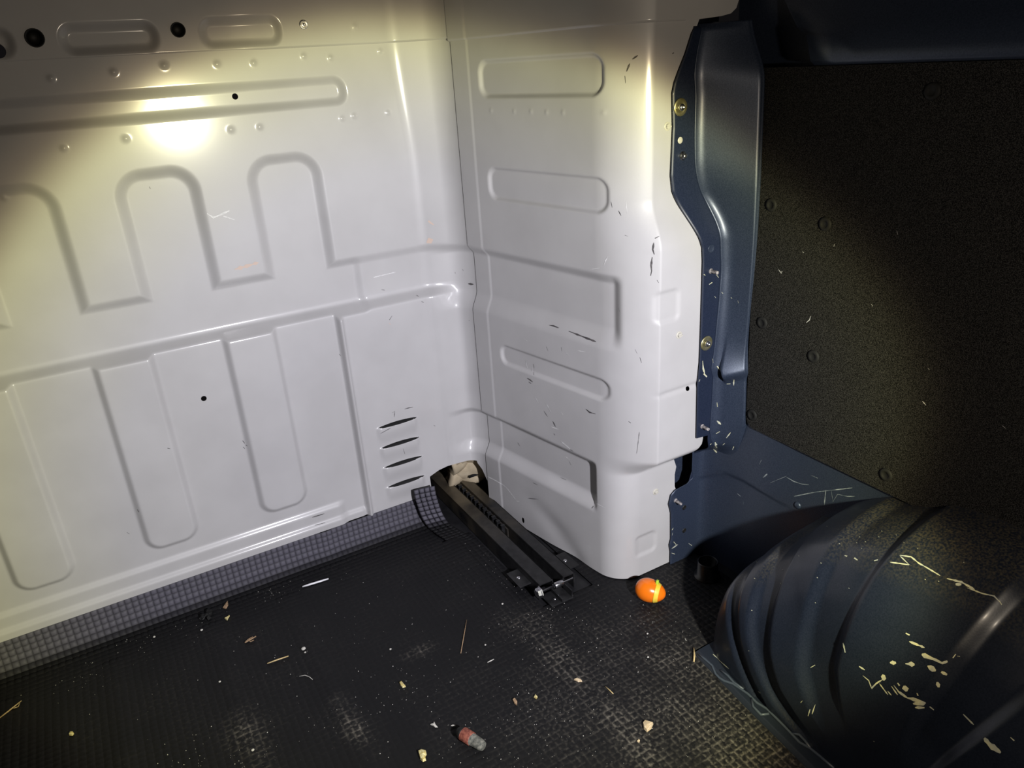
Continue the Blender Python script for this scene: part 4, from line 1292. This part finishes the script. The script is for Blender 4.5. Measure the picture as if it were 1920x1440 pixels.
seg('grey_tip', [(r0 * 0.95, Lc * 0.53), (r0 * 0.92, Lc * 0.72), (r0 * 0.88, Lc * 0.88), (r0 * 0.7, Lc * 0.99), (r0 * 0.5, Lc)], m_dgrey)

# ------------------------------------------------------------------ black drain cup behind the arch
q = on_floor((1326, 1080))
bm = bmesh.new()
add_lathe(bm, [(0.027, 0.0), (0.027, 0.004), (0.0215, 0.006), (0.0205, 0.036), (0.0195, 0.038), (0.0180, 0.036), (0.0175, 0.012), (0, 0.012)], 32, Matrix.Translation(Vector((q[0], q[1], 0.0))), caps=False)
tag(bm_obj('drain_cup', bm, m_black, smooth=True), 'black round plastic cup in the shadow behind the wheel arch', 'cup')

# ------------------------------------------------------------------ litter on the mat
m_straw = add_noise(new_mat('straw', (0.62, 0.47, 0.22), 0.6), 300, (0.50, 0.36, 0.15), (0.70, 0.55, 0.30))
m_twig = add_noise(new_mat('twig', (0.36, 0.24, 0.14), 0.7), 300, (0.28, 0.17, 0.09), (0.46, 0.32, 0.2))
m_wood = add_noise(new_mat('wood chip', (0.66, 0.52, 0.34), 0.7), 200, (0.55, 0.40, 0.22), (0.75, 0.62, 0.45), aniso=(1, 6, 1))
m_whitep = new_mat('white plastic', (0.85, 0.85, 0.88), 0.3)
m_ychip = add_noise(new_mat('yellow chip', (0.72, 0.62, 0.25), 0.7), 300, (0.55, 0.42, 0.12), (0.82, 0.76, 0.45))
m_dustp = new_mat('pale crumb', (0.55, 0.53, 0.49), 0.8)
MZ = 0.0022

def stick(name, pts, r, mat, label, cat, extra=()):
    bm = bmesh.new()
    P_ = [Vector(on_floor(p, MZ + r)) for p in pts]
    n = len(P_)
    add_tube(bm, P_, [r * (1.0 if 0 < i < n - 1 else 0.7) for i in range(n)], 7)
    for e in extra:
        add_tube(bm, [Vector(on_floor(p, MZ + r)) for p in e], [r * 0.8] + [r * 0.5] * (len(e) - 1), 6)
    return tag(bm_obj(name, bm, mat, smooth=True), label, cat)

def chip(name, outline_px, thick, mat, label, cat, tilt=0.0015):
    bm = bmesh.new()
    P_ = [Vector(on_floor(p, MZ)) for p in outline_px]
    c = sum(P_, Vector()) / len(P_)
    rnd = random.Random(int(outline_px[0][0] * 7 + outline_px[0][1]))
    lo = [bm.verts.new(p + Vector((0, 0, 0))) for p in P_]
    hi = [bm.verts.new(c + (p - c) * 0.88 + Vector((0, 0, thick + rnd.uniform(0, tilt)))) for p in P_]
    top = bm.verts.new(c + Vector((0, 0, thick * 1.25 + tilt)))
    n = len(P_)
    for k in range(n):
        bm.faces.new((lo[k], lo[(k + 1) % n], hi[(k + 1) % n], hi[k]))
        bm.faces.new((hi[k], hi[(k + 1) % n], top))
    bm.faces.new(lo[::-1])
    bmesh.ops.recalc_face_normals(bm, faces=bm.faces[:])
    return tag(bm_obj(name, bm, mat), label, cat)

def pellet(p, r, mat, name, label, cat):
    bm = bmesh.new()
    bmesh.ops.create_icosphere(bm, subdivisions=2, radius=r)
    rnd = random.Random(int(p[0] * 31 + p[1]))
    c = Vector(on_floor(p, MZ + r * 0.7))
    for v in bm.verts: v.co = c + Vector((v.co.x * 1.15, v.co.y, v.co.z * 0.75)) * rnd.uniform(0.9, 1.1)
    return tag(bm_obj(name, bm, mat, smooth=True), label, cat)

stick('white_stick', [(567, 1100), (580, 1096), (600, 1090), (616, 1085)], 0.0022, m_whitep, 'thin white plastic stick lying parallel to the bulkhead', 'stick')
stick('straw', [(501, 1244), (520, 1237), (541, 1230)], 0.0014, m_straw, 'short straight golden straw on the mat, below the white stick', 'straw')
stick('twig', [(875, 1162), (871, 1185), (864, 1225)], 0.0009, m_twig, 'long thin brown twig on the bare middle of the mat', 'twig')
stick('straw', [(-6, 1350), (15, 1334), (40, 1314)], 0.0013, m_straw, 'forked straw at the left edge of the photo', 'straw', extra=[[(25, 1328), (34, 1325), (38, 1316)]])
stick('straw', [(1301, 1215), (1302, 1228), (1301, 1241)], 0.0018, m_straw, 'golden straw standing at the foot of the wheel arch', 'straw')
stick('twig', [(459, 1205), (466, 1201), (480, 1193)], 0.0016, m_twig, 'forked brown bit of bark on the left of the mat', 'twig', extra=[[(466, 1201), (470, 1203), (476, 1200)], [(461, 1203), (468, 1197), (474, 1194)]])
stick('grass_stem', [(1135, 1287), (1143, 1294), (1150, 1301)], 0.0010, m_straw, 'short dull grass stem on the worn track of the mat', 'grass stem')
stick('white_shaving', [(914, 1242), (920, 1239), (926, 1236)], 0.0011, m_dustp, 'tiny white curled shaving right of the thin twig', 'shaving')
stick('grey_fibre', [(561, 1268), (572, 1266), (580, 1269), (586, 1274)], 0.0006, m_dustp, 'curved pale fibre on the mat below the short straw', 'fibre')
chip('seed_leaf', [(418, 1140), (422, 1134), (427, 1127), (428, 1135), (424, 1142)], 0.001, m_twig, 'small brown leaf standing by the mat turn-up', 'leaf')
chip('yellow_flake', [(421, 1160), (426, 1157), (431, 1155), (428, 1160), (426, 1164)], 0.002, m_ychip, 'yellow flake next to the small brown leaf', 'flake')
chip('corn_grain', [(130, 1379), (132, 1374), (137, 1373), (139, 1376), (136, 1380)], 0.003, m_ychip, 'single yellow grain alone on the dark left of the mat', 'grain')
chip('wood_chip', [(1205, 1357), (1209, 1353), (1225, 1358), (1221, 1367), (1213, 1373), (1207, 1367)], 0.004, m_wood, 'largest pale triangular wood chip on the dusty part of the mat', 'wood chip')
chip('wood_chip', [(784, 1410), (790, 1407), (799, 1409), (800, 1415), (797, 1420), (799, 1426), (793, 1429), (788, 1424), (786, 1417)], 0.004, m_ychip, 'broken yellow wood chip left of the red and grey stub', 'wood chip')
chip('wood_chip', [(749, 1281), (753, 1278), (757, 1283), (761, 1288), (755, 1290), (751, 1286)], 0.002, m_ychip, 'small yellow splinter with white dust in the middle of the mat', 'wood chip')
chip('wood_chip', [(1076, 1275), (1082, 1273), (1090, 1275), (1092, 1279), (1084, 1280)], 0.002, m_wood, 'flat pale wood chip on the worn track of the mat', 'wood chip')
chip('bark_flake', [(961, 1313), (965, 1310), (970, 1316), (969, 1323), (964, 1319)], 0.002, m_twig, 'brown bark flake left of a tiny yellow crumb', 'bark flake')
chip('yellow_crumb', [(1001, 1308), (1004, 1304), (1008, 1307), (1006, 1311)], 0.002, m_ychip, 'tiny yellow crumb right of the brown bark flake', 'crumb')
chip('paper_scrap', [(807, 1359), (813, 1357), (814, 1354), (817, 1359), (821, 1364), (816, 1364), (812, 1361)], 0.001, m_dustp, 'torn white paper scrap above the broken yellow chip', 'paper scrap')
chip('pale_flake', [(845, 1361), (849, 1360), (856, 1361), (852, 1363)], 0.0008, m_dustp, 'thin pale flake just above the red and grey stub', 'flake')
chip('cream_crumb', [(1194, 1391), (1197, 1388), (1200, 1390), (1198, 1394)], 0.002, m_wood, 'cream crumb just below the largest wood chip', 'crumb')
pellet((569, 1216), 0.0038, m_dustp, 'white_pellet', 'largest white pellet, below the white stick', 'pellet')
pellet((572, 1223), 0.0018, m_dustp, 'white_pellet', 'small white pellet touching the largest one', 'pellet')
pellet((378, 1181), 0.0024, m_dustp, 'white_pellet', 'white pellet near the black rubber shred', 'pellet')
pellet((289, 1194), 0.0022, m_dustp, 'white_pellet', 'white pellet near the left of the mat turn-up', 'pellet')
pellet((412, 1278), 0.0019, m_dustp, 'white_pellet', 'white pellet alone left of the golden straw', 'pellet')
pellet((474, 1406), 0.0024, m_dustp, 'white_pellet', 'white pellet on the dusty patch at the bottom edge', 'pellet')
pellet((732, 1217), 0.0020, m_dustp, 'white_pellet', 'white pellet on the clean middle of the mat', 'pellet')
pellet((942, 1132), 0.0020, m_dustp, 'white_pellet', 'white pellet left of the rail bolt', 'pellet')
pellet((910, 1209), 0.0017, m_dustp, 'white_pellet', 'white pellet right of the thin brown twig', 'pellet')
pellet((1214, 1188), 0.0018, m_dustp, 'white_pellet', 'white pellet in front of the orange egg', 'pellet')
pellet((1215, 1232), 0.0018, m_dustp, 'white_pellet', 'white pellet left of the golden straw by the arch', 'pellet')
bm = bmesh.new()
rnd = random.Random(8)
for k in range(9):
    c = on_floor((384 + rnd.uniform(-9, 9), 1150 + rnd.uniform(-9, 9)), MZ + 0.003)
    r_ = bmesh.ops.create_icosphere(bm, subdivisions=1, radius=0.006)
    for v in r_['verts']: v.co = Vector(c) + Vector((v.co.x * rnd.uniform(0.5, 1.4), v.co.y * rnd.uniform(0.5, 1.4), v.co.z * rnd.uniform(0.4, 0.9)))
tag(bm_obj('rubber_shred', bm, m_hole), 'black rubber shred beside the mat turn-up', 'rubber shred')

# fine crumbs nobody could count
bm_V = []; bm_F = []
rnd = random.Random(21)
def speck(x, y, s):
    b = len(bm_V)
    for k in range(3):
        a_ = rnd.uniform(0, 6.28) + k * 2.1
        bm_V.append((x + s * math.cos(a_), y + s * math.sin(a_) * 0.8, MZ - 0.0006))
    bm_V.append((x, y, MZ + s * rnd.uniform(0.4, 1.1)))
    for f in ((0, 1, 3), (1, 2, 3), (2, 0, 3), (0, 2, 1)): bm_F.append(tuple(b + k for k in f))
clusters = [((508, 1110), 18, 40), ((255, 1205), 25, 30), ((350, 1170), 30, 30), ((150, 1260), 30, 25), ((1010, 1180), 40, 120), ((1060, 1300), 60, 90), ((1000, 1110), 40, 70), ((930, 1075), 30, 40), ((880, 1020), 30, 30), ((1180, 1150), 60, 60), ((1260, 1210), 40, 60),
            ((480, 1420), 25, 50), ((350, 1430), 40, 50), ((650, 1350), 30, 40), ((760, 1290), 30, 30), ((1020, 1400), 60, 70), ((900, 1390), 50, 50), ((800, 1180), 150, 80), ((600, 1200), 150, 70), ((1100, 1380), 120, 80), ((960, 1250), 150, 90), ((1330, 1330), 70, 60), ((300, 1330), 200, 80)]
for (c, sd, n) in clusters:
    for k in range(n):
        p = (rnd.gauss(c[0], sd), rnd.gauss(c[1], sd * 0.7))
        if not (-20 < p[0] < 1480 and p[1] < 1445): continue
        q = on_floor(p)
        if q[0] > 0.745 and q[1] < 0.80 or q[1] > 1.415 or (0.60 < q[0] < 0.73 and q[1] > 1.03) or (q[0] > 0.74 and q[1] > 0.98): continue
        speck(q[0], q[1], rnd.choice([0.0004, 0.0006, 0.0006, 0.0008, 0.0011]))
cr_ = mesh_obj('fine_crumbs', bm_V, bm_F, m_dustp, None, smooth=False)
tag(cr_, 'fine pale crumbs and grit scattered over the rubber mat', 'crumbs', kind='stuff')
